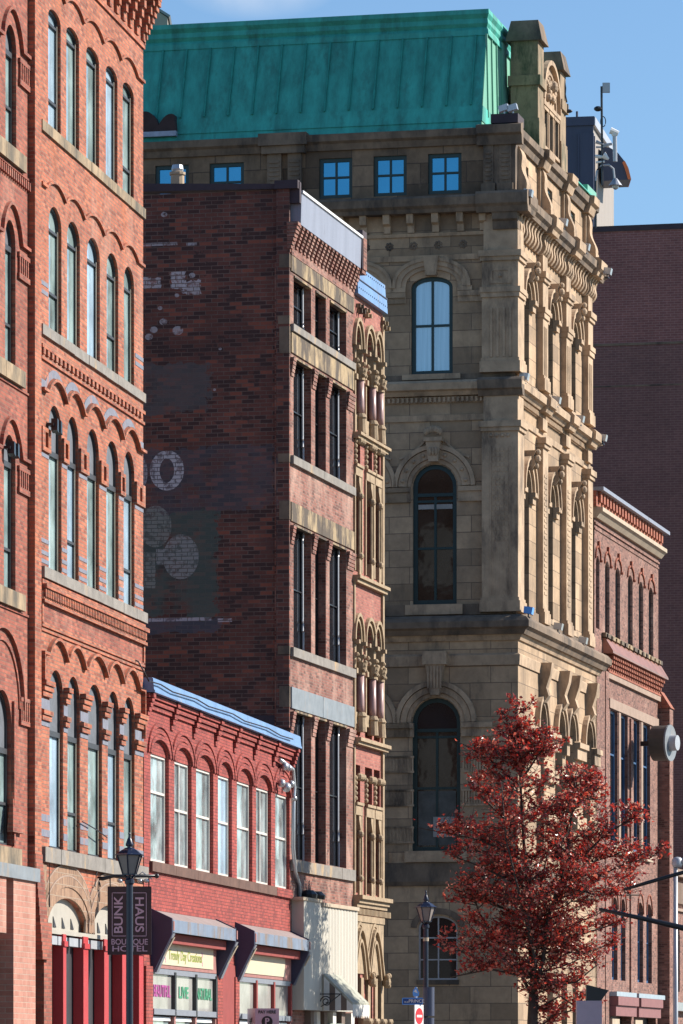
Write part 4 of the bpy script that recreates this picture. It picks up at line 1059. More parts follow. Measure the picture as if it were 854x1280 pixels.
# side windows
for i, o in enumerate(att): window(S, o, .12, 'frameG', 'glassBlue', t=.11, vbars=(.5,), hbars=[(o[2]+o[3])/2+.03], bt=.06, side=True)
for o in s3: window(S, o, .14, 'frameG', 'glassCurtain', t=.12, vbars=(.5,), hbars=[21.98], bt=.07, side=True)
for o in s2: window(S, o, .14, 'frameG', 'glassBrown', t=.13, vbars=(.5,), hbars=[15.35, 16.75], bt=.07, lun=16.95, lunmat='glassBrown', side=True)
for o in s1: window(S, o, -.02, 'frameG', 'glassBrown', t=.13, vbars=(.5,), hbars=[9.72, 8.2], bt=.07, lun=9.93, lunmat='glassDark', side=True)
for o in s0: window(S, o, -.08, 'steel', 'glassDark', t=.05, vbars=(.5,), hbars=[3.1, 3.75], bt=.04, side=True)
for o in s2:
    mb = MB(True); mb.box(o[0]+.15, o[1]-.15, .1, .135, 16.52, 16.66); mb.build('blind', 'blind', S)
for o in s1:
    mb = MB(True); mb.box(o[0]+.16, o[1]-.16, -.05, -.025, 6.5, 8.12); mb.build('partition', 'roomgrey', S)
    mb = MB(True); mb.box(o[0]+.2, o[0]+.85, -.07, -.05, 6.75, 7.35); mb.build('pale_screen', 'blind', S)
for i, o in enumerate(f3+f2): window(S, o, .2, 'frameG', 'glassDark', t=.1, hbars=[(o[2]+o[3])/2], bt=.07)
for o in f1+fatt: window(S, o, .12, 'frameG', 'glassDark', t=.1, hbars=[(o[2]+o[3])/2], bt=.07)
# mouldings wrapping the corner
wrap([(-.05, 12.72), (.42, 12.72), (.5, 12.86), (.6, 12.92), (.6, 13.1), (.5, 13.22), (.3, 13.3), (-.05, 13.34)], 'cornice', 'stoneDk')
wrap([(-.05, 12.55), (.26, 12.55), (.34, 12.72), (-.05, 12.72)], 'cornice', 'stoneT')
wrap([(-.05, 13.34), (.1, 13.34), (.1, 13.66), (-.05, 13.66)], 'plinth', 'stoneDk')
wrap([(-.05, 19.86), (.16, 19.86), (.24, 19.98), (.34, 20.02), (.36, 20.22), (.28, 20.3), (-.05, 20.34)], 'cornice', 'stoneT')
wrap([(-.05, 20.34), (.07, 20.34), (.07, 20.5), (-.05, 20.5)], 'plinth', 'stoneDk')
wrap([(-.05, 19.12), (.05, 19.12), (.07, 19.3), (-.05, 19.3)], 'string_course')
wrap([(-.05, 23.9), (.04, 23.9), (.06, 24.06), (-.05, 24.06)], 'string_course')
wrap([(-.05, 24.62), (.05, 24.62), (.08, 24.72), (-.05, 24.72)], 'string_course')
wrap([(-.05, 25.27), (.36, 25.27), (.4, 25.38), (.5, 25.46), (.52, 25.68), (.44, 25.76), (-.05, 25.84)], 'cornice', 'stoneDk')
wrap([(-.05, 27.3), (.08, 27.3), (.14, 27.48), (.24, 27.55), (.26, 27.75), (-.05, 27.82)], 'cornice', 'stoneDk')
wrap([(.15, 11.82), (.25, 11.82), (.27, 12.12), (.2, 12.18), (.15, 12.18)], 'string_course')
wrap([(.1, 5.3), (.26, 5.3), (.3, 5.42), (.26, 5.98), (.1, 5.98)], 'string_course', 'stoneDk')
# dentils and brackets
mb = MB(True)
n = 130
mb.box(-.08, PL, -.05, .02, 19.66, 19.84)
for i in range(n): mb.box(-.08+i*.14, -.01+i*.14, -.12, .02, 19.68, 19.82)
mb.side = False
mb.box(-.05, LS, -.05, .02, 19.66, 19.84)
for i in range(88): mb.box(.0+i*.14, .07+i*.14, -.12, .02, 19.68, 19.82)
mb.build('dentil_course', 'stoneT', S)
mb = MB(True)
pxs = [485, 514.5, 545.5, 576.5, 605, 628]
P0 = [ps(v) for v in pxs]+[ps(485)+.715*k for k in range(1, 26)]
for p in P0: mb.prism([(0, 24.74), (-.1, 24.74), (-.12, 24.95), (-.26, 25.0), (-.3, 25.27), (0, 25.27)], p-.1, p+.1, 'yz')
mb.build('bracket', 'stoneT', S)
mb = MB(True)
for p in [ps(v) for v in (487, 517, 548, 579, 622)]+[ps(487)+.72*k for k in range(1, 22)]:
    for k in range(7):
        a = 2*math.pi*k/7; mb.ball((p+.09*math.cos(a), -.0, 24.36+.09*math.sin(a)), .045, 1, .6, 1)
    mb.ball((p, 0, 24.36), .04)
mb.build('rosette', 'stoneDk', S)
# modillions of the street front (S shaped)
mod = [(0, 24.6)]+[(-.10-.22*(k/8)-.06*math.sin(k/8*math.pi*2), 24.6+.68*k/8) for k in range(9)]+[(0, 25.28)]
mb = MB(); x = .15
while x < LS: mb.prism(mod, x, x+.2, 'yz'); x += .46
mb.build('modillion', 'stoneT', S)
# pilasters on the street front, with ressauts of the cornices
def pilaster(x0, x1, y, z0, z1, kind):
    mb = MB(); o = y
    mb.box(x0, x1, -o, .02, z0+.35, z1-.3)
    mb.box(x0-.06, x1+.06, -o-.07, .02, z0, z0+.35); mb.box(x0-.03, x1+.03, -o-.04, .02, z0+.35, z0+.45)
    mb.box(x0-.05, x1+.05, -o-.06, .02, z1-.3, z1-.18); mb.box(x0-.09, x1+.09, -o-.11, .02, z1-.18, z1)
    if kind == 3:
        mb.box(x0-.03, x1+.03, -o-.05, .02, 22.7, 22.86); mb.box(x0-.05, x1+.05, -o-.08, .02, 22.86, 23.02)
        for k in range(3): mb.box(x0+.16+.2*k, x0+.26+.2*k, -o-.02, -o+.01, 20.95, 22.45)
    else:
        for k in range(22): mb.box(x0+.2, x1-.2, -o-.015, -o+.01, 14.3+.17*k, 14.38+.17*k)
    return mb
for i, x0 in enumerate(pil[1:]):
    x1 = x0+.86
    pilaster(x0, x1, .2, 20.5, 24.1, 3).build('pilaster', 'stoneT', S)
    pilaster(x0, x1, .2, 13.4, 19.05, 2).build('pilaster', 'stoneT', S)
    mb = MB()
    mb.box(x0+.05, x1-.05, -.19, .02, 19.3, 19.66); mb.box(x0+.05, x1-.05, -.19, .02, 24.1, 24.62)
    mb.mould(x0-.1, x1+.1, [(-.02, 19.82), (.30, 19.82), (.36, 19.96), (.46, 20.0), (.48, 20.24), (.4, 20.32), (.2, 20.38), (-.02, 20.38)])
    mb.mould(x0-.12, x1+.12, [(-.02, 25.24), (.5, 25.24), (.54, 25.36), (.64, 25.44), (.66, 25.71), (.56, 25.8), (-.02, 25.88)])
    mb.mould(x0-.06, x1+.06, [(-.02, 27.26), (.22, 27.26), (.3, 27.5), (.4, 27.56), (.42, 27.79), (-.02, 27.87)])
    [mb.prism([(y_*1.3, z_) for y_, z_ in mod], xx_, xx_+.2, 'yz') for xx_ in (x0, x0+.33, x0+.66)]
    # attic console: scroll profile
    sc = [(0, 25.85)]+[(-(.13+.24*math.cos(min(t, 1)*math.pi*.5)**1.3 + (.05*math.sin(t*9))), 25.87+1.38*t) for t in [k/12 for k in range(13)]]+[(0, 27.26)]
    mb.prism(sc, x0+.2, x1-.2, 'yz'); mb.box(x0+.08, x1-.08, -.11, .02, 25.84, 27.3); mb.box(x0+.15, x1-.15, -.42, -.0, 25.84, 26.0)
    mb.build('pier_projection', 'stoneT', S)
# corner pier, seen on both faces
c1 = ps(604)
mb = MB()
x1 = pil[0]+.95
for (z0, z1, kind) in ((20.5, 24.1, 3), (13.4, 19.05, 2)):
    mb.box(-.2, x1, -.2, c1, z0+.35, z1-.3)
    mb.box(-.27, x1+.06, -.27, c1+.06, z0, z0+.32); mb.box(-.235, x1+.03, -.235, c1+.03, z0+.32, z0+.42)
    mb.box(-.26, x1+.05, -.26, c1+.05, z1-.3, z1-.18); mb.box(-.31, x1+.09, -.31, c1+.09, z1-.18, z1)
    if kind == 3:
        mb.box(-.25, x1+.03, -.25, c1+.03, 22.72, 22.86); mb.box(-.28, x1+.05, -.28, c1+.05, 22.86, 23.02)
        for k in range(4): mb.box(-.235, -.19, .0+.19*k, .07+.19*k, 20.95, 22.4)
        mb.box(-.22, -.19, .02, .66, 23.12, 23.2); mb.box(-.22, -.19, .02, .66, 23.5, 23.58); mb.box(-.22, -.19, .02, .1, 23.2, 23.5); mb.box(-.22, -.19, .58, .66, 23.2, 23.5); mb.ball((-.2, .34, 23.35), .06)
    else:
        for k in range(13):
            for j in range(4): mb.box(-.212, -.19, .1+.13*j, .19+.13*j, 15.5+.15*k, 15.6+.15*k)
        for k in range(8):
            for j in range(4): mb.box(-.212, -.19, .1+.13*j, .19+.13*j, 17.1+.15*k, 17.2+.15*k) if 15.5+.15*13 < 17.1+.15*k else None
        for j in range(4): mb.box(-.208, -.19, .1+.13*j, .14+.13*j, 13.9, 15.4)
        mb.box(-.215, -.19, .02, .06, 13.9, 18.3); mb.box(-.215, -.19, .6, .64, 13.9, 18.3)
        for j in range(4): mb.ball((-.2, .1+.17*j, 18.62), .06)
mb.box(-.19, x1-.05, -.19, c1-.05, 19.05, 19.8); mb.box(-.19, x1-.05, -.19, c1-.05, 24.1, 25.2)
mb.ball((-.2, .34, 23.95), .07)
mb.build('corner_pier', 'stoneT', S)
mb = MB(); mb.box(-.10, .3, -.10, c1-.1, 25.84, 27.3); mb.build('corner_pier', 'stoneDk', S)
mb = MB()
mb.mould(-.30, x1+.1, [(-.02, 25.22), (.5, 25.22), (.54, 25.36), (.6, 25.44), (.6, 25.72), (.56, 25.8), (-.02, 25.9)])
mb.side = True
mb.mould(-.55, c1+.12, [(-.02, 25.2), (.46, 25.2), (.52, 25.36), (.60, 25.44), (.60, 25.73), (.54, 25.81), (-.02, 25.91)])
mb.mould(-.35, c1+.1, [(-.02, 19.8), (.24, 19.8), (.32, 19.96), (.40, 20.0), (.42, 20.25), (.34, 20.33), (-.02, 20.39)])
mb.mould(-.32, c1+.15, [(-.02, 27.24), (.2, 27.24), (.26, 27.5), (.36, 27.56), (.38, 27.8), (-.02, 27.9)])
mb.prism([(0, 24.72), (-.26, 24.72), (-.3, 24.95), (-.4, 25.0), (-.42, 25.22), (0, 25.22)], -.2, .55, 'yz')
mb.build('corner_cornice', 'stoneDk', S)
# attic ornament pilasters on the side
mb = MB(True)
def orn(p0, p1):
    mb.box(p0, p1, -.14, .02, 25.86, 27.25); mb.box(p0-.06, p1+.06, -.2, .02, 25.85, 26.1)
    for k in range(7): mb.box(p0+.06, p1-.06, -.17, -.13, 26.2+.13*k, 26.26+.13*k)
for a, b in ((.02, .38), (.56, .86)): orn(a, b)
q0 = ps(378)
for a, b in ((q0, q0+.42), (q0+.62, q0+1.05)): orn(a, b)
mb.box(q0-.12, q0+1.2, -.26, .02, 27.25, 27.48); mb.box(q0-.2, q0+1.28, -.36, .02, 27.48, 27.84)
mb.build('attic_pilaster', 'stoneDk', S)
# scroll on the corner of the front attic
mb = MB()
for x0 in (.95,):
    sc = [(0, 25.85)]+[(-(.14+.2*math.cos(t*math.pi*.5)+(.05*math.sin(t*9))), 25.9+1.3*t) for t in [k/12 for k in range(13)]]+[(0, 27.24)]
    mb.prism(sc, x0-.7, x0, 'yz')
mb.build('scroll_console', 'stoneT', S)
# arch surrounds, imposts, keystones on the side face
def ring(mb, o, z, q, t, out, n=20):
    c = (o[0]+o[1])/2; hw = (o[1]-o[0])/2
    mb.strip([(c-(hw+q)*math.cos(math.pi*j/n), z+(o[4]+q)*math.sin(math.pi*j/n)) for j in range(n+1)], t, -out, .02)
for o in s3:
    mb = MB(True); c = (o[0]+o[1])/2; hw = (o[1]-o[0])/2
    for q, t, ou in ((.16, .14, .05), (.30, .2, .09), (.46, .1, .12)):
        mb.strip([(c-(hw+q)*math.cos(math.pi*j/16), 23.1+(.40+q*.85)*math.sin(math.pi*j/16)**.8) for j in range(17)], t, -ou, .02)
    mb.box(c-hw-.6, c-hw-.16, -.09, .02, 22.98, 23.12); mb.box(c+hw+.16, c+hw+.6, -.09, .02, 22.98, 23.12)
    mb.prism([(c-.16, 23.45), (c+.16, 23.45), (c+.23, 24.03), (c-.23, 24.03)], -.2, .0, 'xz')
    for (a, b) in ((c-hw-.95, c-hw-.16), (c+hw+.16, c+hw+.95)):
        mb.box(a, b, -.08, .02, 22.82, 22.97); mb.box(a, b, -.04, .02, 22.65, 22.82)
    mb.box(c-hw-.25, c+hw+.25, -.12, .02, 20.36, 20.52)
    mb.build('arch_surround', 'stoneT', S)
for o in s2:
    mb = MB(True); c = (o[0]+o[1])/2; hw = (o[1]-o[0])/2
    for q, t, ou in ((.04, .12, .04), (.17, .26, .08), (.45, .13, .13)): ring(mb, o, 17.18, q, t, ou)
    for k in range(9):
        a = math.pi*(k+.5)/9; mb.ball((c-(hw+.30)*math.cos(a), -.08, 17.18+(hw+.30)*math.sin(a)), .06)
    mb.prism([(c-.14, 17.9), (c+.14, 17.9), (c+.24, 18.6), (c-.24, 18.6)], -.26, 0, 'xz'); mb.box(c-.28, c+.28, -.3, 0, 18.5, 18.62)
    for k in range(-3, 4): mb.ball((c+k*.075, -.24, 18.78+.08*math.cos(k*.5)), .07, 1, 1, 1.6)
    for k in range(-1, 2): mb.ball((c+k*.09, -.27, 18.2), .055, 1, 1, 2.4)
    mb.strip([(c-1.05, 18.0), (c-.7, 18.12), (c-.45, 18.35), (c-.3, 18.5)], .06, -.04, .02); mb.strip([(c+.3, 18.5), (c+.45, 18.35), (c+.7, 18.12), (c+1.05, 18.0)], .06, -.04, .02)
    for (a, b) in ((c-hw-.98, c-hw-.06), (c+hw+.06, c+hw+.80)):
        mb.box(a, b, -.12, .02, 17.02, 17.16); mb.box(a, b, -.07, .02, 16.72, 17.02)
    mb.box(c-hw-.2, c+hw+.2, -.16, .02, 13.36, 13.66)
    mb.build('arch_surround', 'stoneT', S)
for o in s1:
    mb = MB(True); c = (o[0]+o[1])/2; hw = (o[1]-o[0])/2
    n = 20
    for q, t, ou in ((.03, .12, .25), (.16, .18, .29), (.36, .14, .33)):
        mb.strip([(c-(hw+q)*math.cos(math.pi*j/n), 10.14+(.74+q)*math.sin(math.pi*j/n)) for j in range(n+1)], t, -ou, -.19)
    mb.prism([(c-.13, 10.95), (c+.13, 10.95), (c+.28, 11.85), (c-.28, 11.85)], -.45, -.19, 'xz'); mb.box(c-.36, c+.36, -.5, -.19, 11.85, 12.24)
    for k in range(-2, 3): mb.box(c+k*.095-.025, c+k*.095+.025, -.475, -.44, 11.15, 11.8)
    for (a, b) in ((c-hw-.98, c-hw-.04), (c+hw+.04, c+hw+.98)):
        mb.box(a, b, -.33, -.19, 9.98, 10.13); mb.box(a, b, -.27, -.19, 9.72, 9.98)
        for z in (8.0, 6.9, 9.05-.05):
            for k in range(11): mb.box(a+.02+.084*k, a+.07+.084*k, -.225, -.19, z-.28, z+.1)
            mb.box(a, b, -.235, -.19, z+.1, z+.16); mb.box(a, b, -.235, -.19, z-.34, z-.28)
    mb.box(c-hw-.2, c+hw+.2, -.32, -.19, 6.0, 6.33)
    mb.build('arch_surround', 'stoneT', S)
o = s0[0]; mb = MB(True); ring(mb, (o[0], o[1], 0, 0, .36), 4.04, .05, .18, .235); mb.box(o[0]-.05, o[1]+.05, -.24, -.19, 2.36, 2.5)
mb.build('arch_surround', 'stoneDk', S)
# arch hoods with carved keystones on the street front
for o in f3+f2:
    mb = MB(); c = (o[0]+o[1])/2; hw = (o[1]-o[0])/2; z = o[3]
    for q, t, ou in ((.04, .12, .08), (.16, .18, .16), (.34, .1, .22)): ring(mb, o, z, q, t, ou)
    top = z+o[4]
    mb.prism([(0, top+.05), (-.22, top+.02), (-.34, top+.2), (-.28, top+.42), (-.36, top+.6), (0, top+.6)], c-.14, c+.14, 'yz')
    mb.ball((c, -.36, top+.35), .13); mb.ball((c+.02, -.32, top+.14), .1); mb.ball((c, -.38, top+.55), .1)
    for (a, b) in ((c-hw-.45, c-hw-.0), (c+hw+.0, c+hw+.5)):
        mb.box(a, b, -.2, .02, z-.1, z+.04); mb.box(a, b, -.12, .02, z-.3, z-.1)
    mb.box(c-hw-.1, c+hw+.1, -.12, .02, o[2]-.16, o[2])
    mb.build('arch_surround', 'stoneT', S)
for (a, b) in a1:
    mb = MB(); c = (a+b)/2; hw = (b-a)/2; z = 10.15; n = 14
    for q, t, ou in ((.04, .12, .3), (.16, .14, .36)):
        mb.strip([(c-(hw+q)*math.cos(math.pi*j/n), z+(.72+q)*math.sin(math.pi*j/n)) for j in range(n+1)], t, -ou, -.19)
    mb.prism([(-.19, 10.95), (-.36, 10.95), (-.5, 11.15), (-.42, 11.4), (-.55, 11.8), (-.6, 12.15), (-.19, 12.15)], c-.2, c+.2, 'yz')
    mb.build('arch_surround', 'stoneT', S)
mb = MB()
for (a, b) in ((.1, a1[0][0]-.05), (a1[0][1]+.05, a1[1][0]-.05), (a1[1][1]+.05, a1[2][0]-.05), (a1[2][1]+.05, a1[3][0]-.05), (a1[3][1]+.05, LS)):
    mb.box(a, b, -.42, -.19, 9.95, 10.12); mb.box(a, b, -.34, -.19, 9.6, 9.95)
    for z in (8.6, 7.4): mb.box(a, b, -.34, -.19, z, z+.4)
mb.build('impost', 'stoneT', S)
# copper mansard roof
rb = ps(601); hb, hm, ht = 28.02, 30.75, 31.45
x0b, x0t = .02, 1.30; y0b, y0t = rb, rb+.06; XE, YE = LS-.4, PL
def slope(mb, pts, fs): mb.add(pts, fs)
mb = MB(); zb0 = 27.8
mb.add([(x0b, y0b, zb0), (XE, y0b, zb0), (XE, YE, zb0), (x0b, YE, zb0), (x0t, y0t, 31.3), (XE-.05, y0t, 31.3), (XE-.05, YE, 31.3), (x0t, YE, 31.3)], [(0,1,5,4),(1,2,6,5),(2,3,7,6),(3,0,4,7),(4,5,6,7)])
rf = mb.build('mansard_roof', 'copper', S)
mb = MB(); mb.add([(x0b+.01, y0b-.015, zb0), (XE, y0b-.015, zb0), (XE-.05, y0t-.015, 31.0), (x0t-.08, y0t-.015, 31.0)], [(0, 1, 2, 3)]); mb.build('front_slope', 'copper2', rf)  # overlaid sheet, painted lighter to look sunlit
def lx(h): return x0b+(x0t-x0b)*(h-zb0)/(31.3-zb0)
mb = MB()
for k in range(34):
    p = rb+.33+.745*k
    mb.add([(lx(28.55)-.07, p, 28.55), (lx(28.55)-.07, p+.055, 28.55), (lx(30.8)-.07, p+.055, 30.8), (lx(30.8)-.07, p, 30.8), (lx(28.55)+.05, p, 28.55), (lx(28.55)+.05, p+.055, 28.55), (lx(30.8)+.05, p+.055, 30.8), (lx(30.8)+.05, p, 30.8)], [(0,1,2,3),(0,4,7,3),(1,5,6,2),(0,1,5,4),(3,2,6,7)])
mb.build('standing_seam', 'copperseam', rf)
mb = MB()
for k in range(15):
    x = 1.0+.75*k; mb.prism([(y0b-.05, 28.3), (y0b+.02, 28.3), (y0t+.0, 30.8), (y0t-.06, 30.8)], x, x+.06, 'yz')
for k in range(4): mb.prism([(y0b-.09-.02*k, 28.0), (y0b+.02, 28.0), (y0t+.0, 31.0), (y0t-.09, 31.0)], 3.2+.16*k, 3.28+.16*k, 'yz')
mb.build('standing_seam', 'copper2', rf)
def band4(mb, h0, h1, ox, oy, th=.3):
    xa, xb2 = lx(h0)-ox, lx(h1)-ox; ya = y0b-oy
    mb.add([(xa, ya, h0), (xb2, ya+.01, h1), (xb2, YE, h1), (xa, YE, h0), (XE, ya, h0), (XE, ya+.01, h1), (xb2+th, ya+th, h1), (xa+th, ya+th, h0), (xb2+th, YE, h1), (XE, ya+th, h1)],
           [(0, 1, 2, 3), (0, 4, 5, 1), (1, 6, 8, 2), (1, 5, 9, 6), (0, 7, 4)])
mb = MB()
band4(mb, 28.02, 28.5, .03, .03)
def ledge(mb, prof):     # ridge moulding, mitred
    n = len(prof); vs = []
    for o, z in prof: vs.append((1.22-o, YE, z))
    for o, z in prof: vs.append((1.22-o, y0t-o*.6, z))
    for o, z in prof: vs.append((XE, y0t-o*.6, z))
    fs = []
    for k in (0, 1):
        for i in range(n): fs.append((k*n+i, k*n+(i+1) % n, (k+1)*n+(i+1) % n, (k+1)*n+i))
    fs += [tuple(range(n)), tuple(range(3*n-1, 2*n-1, -1))]
    mb.add(vs, fs)
ledge(mb, [(-.4, 30.78), (.14, 30.78), (.10, 30.95), (.02, 31.05), (.10, 31.15), (.06, 31.3), (.16, 31.42), (.14, 31.56), (-.4, 31.62)])
mb.box(x0t, x0t+.0+1, y0t+.02, YE, 31.5, 31.6)
mb.build('roof_moulding', 'copper', rf)
mb = MB(True)
pa, pb = ps(221), ps(170)
pts = [(pa+.0, 28.1)]+[(pa+(pb-pa)*t, 28.1+.5*abs(math.sin(1+t*5))**.6*(1-.25*t)+.3*t) for t in [k/16 for k in range(1, 17)]]+[(pb, 28.1)]
mb.prism(pts, -.05, .3, 'xz'); mb.build('bare_patch', 'patch', rf)
mb = MB(True); mb.box(pa, pb, -.1, .3, 27.95, 28.1); mb.build('flashing', 'flash', rf)
# black box with two spotlights at the roof corner
mb = MB(); mb.box(-.22, .75, -.2, .62, 27.87, 28.14); mb.build('roof_plinth', 'coping', S)
# tall stone chimneys with the gabled dormer between them
GY = -.12
def chimney(x0, x1, d, top, cap):
    mb = MB(); mb.box(x0, x1, GY, d, 27.8, top); mb.box(x0-.08, x1+.08, GY-.08, d+.08, 29.7, 30.0); mb.box(x0-.05, x1+.05, GY-.05, d+.05, 27.8, 28.6)
    mb.box(x0-.04, x1+.04, GY-.04, d+.04, 28.6, 28.7)
    ch = mb.build('chimney', 'stoneGreen', S)
    mb = MB(); a, b, c, dd = x0-.12, x1+.12, GY-.14, d+.14; i = .14
    mb.add([(a, c, top), (b, c, top), (b, dd, top), (a, dd, top), (a+i, c+i, cap), (b-i, c+i, cap), (b-i, dd-i, cap), (a+i, dd-i, cap)], [(3,2,1,0),(0,1,5,4),(1,2,6,5),(2,3,7,6),(3,0,4,7),(4,5,6,7)])
    mb.build('chimney_cap', 'stoneDk', ch)
cx0 = xs_(672.6, GY); cx1 = cx0+.95
chimney(cx0, cx1, .72, 31.05, 31.68)
dx0 = xs_(700.5, GY); chimney(dx0, dx0+.95, .72, 30.9, 31.5)
mb = MB(); gc = (cx1+dx0)/2; hw = (dx0-cx1)/2
mb.prism([(cx1, 27.8), (dx0, 27.8), (dx0, 29.5)]+[(gc+(hw-.1)*math.cos(math.pi*k/12), 29.5+1.25*math.sin(math.pi*k/12)) for k in range(0, 13)]+[(cx1, 29.5)], -.02, 1.1, 'xz')
mb.build('gable', 'stoneT', S)
mb = MB()
mb.strip([(gc-(hw-.1)*math.cos(math.pi*k/16), 29.5+1.25*math.sin(math.pi*k/16)) for k in range(17)], .14, -.16, .0)
mb.strip([(gc-(hw-.45)*math.cos(math.pi*k/16), 29.5+.95*math.sin(math.pi*k/16)) for k in range(17)], .08, -.08, .0)
mb.box(cx1, dx0, -.14, .0, 29.32, 29.45); mb.box(cx1, dx0, -.12, 0, 28.0, 28.1)
rnd = random.Random(3)
for k in range(26): mb.ball((gc+rnd.uniform(-.8, .8), -.05, 29.95+rnd.uniform(-.25, .3)), rnd.uniform(.07, .15))
mb.ball((gc, -.12, 30.1), .2)
for x in (gc-.9, gc, gc+.9):
    mb.box(x-.36, x-.28, -.1, 0, 28.1, 29.2); mb.box(x+.28, x+.36, -.1, 0, 28.1, 29.2); mb.box(x-.4, x+.4, -.12, 0, 29.2, 29.3)
mb.build('gable_moulding', 'stoneT', S)
mb = MB()
for x in (gc-.9, gc, gc+.9): mb.box(x-.28, x+.28, -.03, 0, 28.1, 29.2)
mb.build('gable_window', 'glassDark', S)
mb = MB(); mb.lathe(xs_(690), 2.0, [(.22, 31.0), (.22, 31.8), (.26, 31.82), (.26, 31.95)], 10); mb.build('chimney_pot', 'brickEd', S)
mb = MB(); mb.box(xs_(727), xs_(738), -.2, .4, 27.87, 28.15); mb.build('gutter_box', 'copper2', S)
mb = MB(); mb.mould(dx0+1.2, LS-.2, [(-.3, 27.87), (.24, 27.87), (.24, 27.91), (-.3, 27.93)]); mb.build('gutter', 'copper', S)

# floodlights on the ledges
def world_of(fr, x, y): return fr.world(x, y)
fls = [('at the street corner on the ledge below the attic', 660, 242, .5), ('on the attic ledge, second from the corner', 703.5, 278, .56), ('on the attic ledge, third from the corner', 731.5, 309, .56), ('at the far tip of the attic ledge', 759, 339.5, .72),
       ('at the corner on the middle cornice', 655, 471, .3), ('on the middle cornice, second from the corner', 695, 500.5, .36), ('on the middle cornice, third from the corner', 724.5, 524, .36), ('at the far end of the middle cornice', 753, 547.5, .45),
       ('blue tinted, at the corner on the lower dark cornice', 660.5, 763.5, .5), ('on the lower cornice, second from the corner', 697.5, 783.5, .5), ('on the lower cornice, third from the corner', 728.5, 801, .5)]
for i, (lab, px, py, out) in enumerate(fls):
    x = xs_(px, -out); W_ = fS.world(x, -out); h = (HY-py)*W_[1]/F
    t = empty('floodlight', (W_[0], W_[1], EYE+h-.13), math.pi/2-fS.a); tag(t, 'small box floodlight '+lab, 'floodlight', 'floodlights on the ledges of the stone building')
    mb = MB(); mb.prism([(-.12, .02), (.12, .06), (.10, .26), (-.16, .22)], -.14, .14, 'yz'); mb.build('housing', 'metal' if i != 8 else 'signltblue', t, zo=0)
    mb = MB(); mb.box(-.02, .02, -.02, .02, -.06, .05); mb.box(-.08, .08, -.06, .06, -.08, -.05); mb.build('foot', 'black', t, zo=0)
for lab, px, py in (('left of the pair', 630.5, 135.5), ('right of the pair', 641.5, 135)):
    q = ps(px, -.1); W_ = fS.world(-.1, q); h = (HY-py)*W_[1]/F
    t = empty('spotlight', (W_[0], W_[1], EYE+h-.14), math.pi/2-fS.a); tag(t, 'tilted spotlight on the dark plinth at the roof corner, '+lab, 'spotlight', 'spotlights on the roof corner')
    mb = MB(True); mb.add([(x_, y_, z_) for x_, y_, z_ in [(-.14,-.1,.1),(.14,-.1,.02),(.14,.12,.02),(-.14,.12,.1),(-.1,-.1,.27),(.18,-.1,.19),(.18,.12,.19),(-.1,.12,.27)]], [(0,1,5,4),(1,2,6,5),(2,3,7,6),(3,0,4,7),(4,5,6,7),(3,2,1,0)]); mb.build('housing', 'metal', t, zo=0)
    mb = MB(); mb.box(-.02, .02, -.02, .02, -.05, .08); mb.build('foot', 'metal', t, zo=0)
# ================================================================== E: pink brick building beyond
E = fE.empty('brick_building'); tag(E, 'dusky pink brick building beyond the stone one, slim arched windows above a brown ledge', 'building')
xe = fE.x; LE = xe(823)
U = [(745, 749.5), (756.3, 762), (769.3, 775.3), (785, 791), (798.6, 804.2), (811, 816.8)]
opE = [(xe(a), xe(b), 14.2, 16.25, .33) for a, b in U]
Lw = [(762.8, 772.3), (776, 784.8), (790.4, 799.8), (803.8, 812.8)]
opE += [(xe(a), xe(b), 7.25, 11.75, 0) for a, b in Lw]
G1 = [(765, 772), (776, 782), (797, 804), (808, 815)]
opE += [(xe(a), xe(b), 2.8, 5.2, .35) for a, b in G1]
opE += [(xe(764), xe(787), GZ+.1, 1.6, 0), (xe(800), xe(820), GZ+.1, 1.6, 0)]
mb = MB(); mb.wall(0, LE, GZ, 18.3, opE, 0, .28); mb.box(LE-.004, LE, .3, 14, GZ, 18.3); mb.box(0, LE, 13.9, 14, GZ, 18.3); mb.box(0, .004, .3, 14, GZ, 18.3)
mb.build('wall', 'brickE', E)
mb = MB(); mb.box(.02, LE-.02, .3, 13.9, GZ, 18.0); mb.build('inner_wall', 'frameD', E)
mb = MB(); mb.box(.02, LE-.02, .28, 13.9, 18.0, 18.2); mb.build('roof', 'roofgrey', E)
for o in opE[:6]: window(E, o, .16, 'black', 'glassA2', t=.07, hbars=[15.2])
for o in opE[6:10]:
    window(E, o, .16, 'frameBlue', 'glassDark', t=.09, hbars=[10.3], bt=.06)
for o in opE[10:14]: window(E, o, .18, 'frameBlue', 'glassDark', t=.1, hbars=[4.2])
mb = MB(); mb.box(-.3, LE+.1, -.12, .1, 18.1, 18.6)
n = 22
for i in range(n):
    x = i*LE/n; mb.box(x, x+LE/n*.5, -.22, .02, 18.25, 18.6)
mb.build('corbel_parapet', 'brickEd', E)
mb = MB(); mb.box(-.3, LE+.35, -.36, .2, 18.6, 18.72); mb.build('coping', 'cornGrey', E)
mb = MB(); mb.mould(-.1, LE+.1, [(-.02, 17.75), (.1, 17.75), (.22, 17.9), (.3, 17.95), (.3, 18.08), (-.02, 18.12)]); mb.build('cornice', 'creamst', E)
mb = MB(); mb.box(0, LE, -.05, .02, 17.55, 17.62); mb.box(0, LE, -.03, .02, 17.38, 17.44); mb.build('string_course', 'brickE', E)
mb = MB()
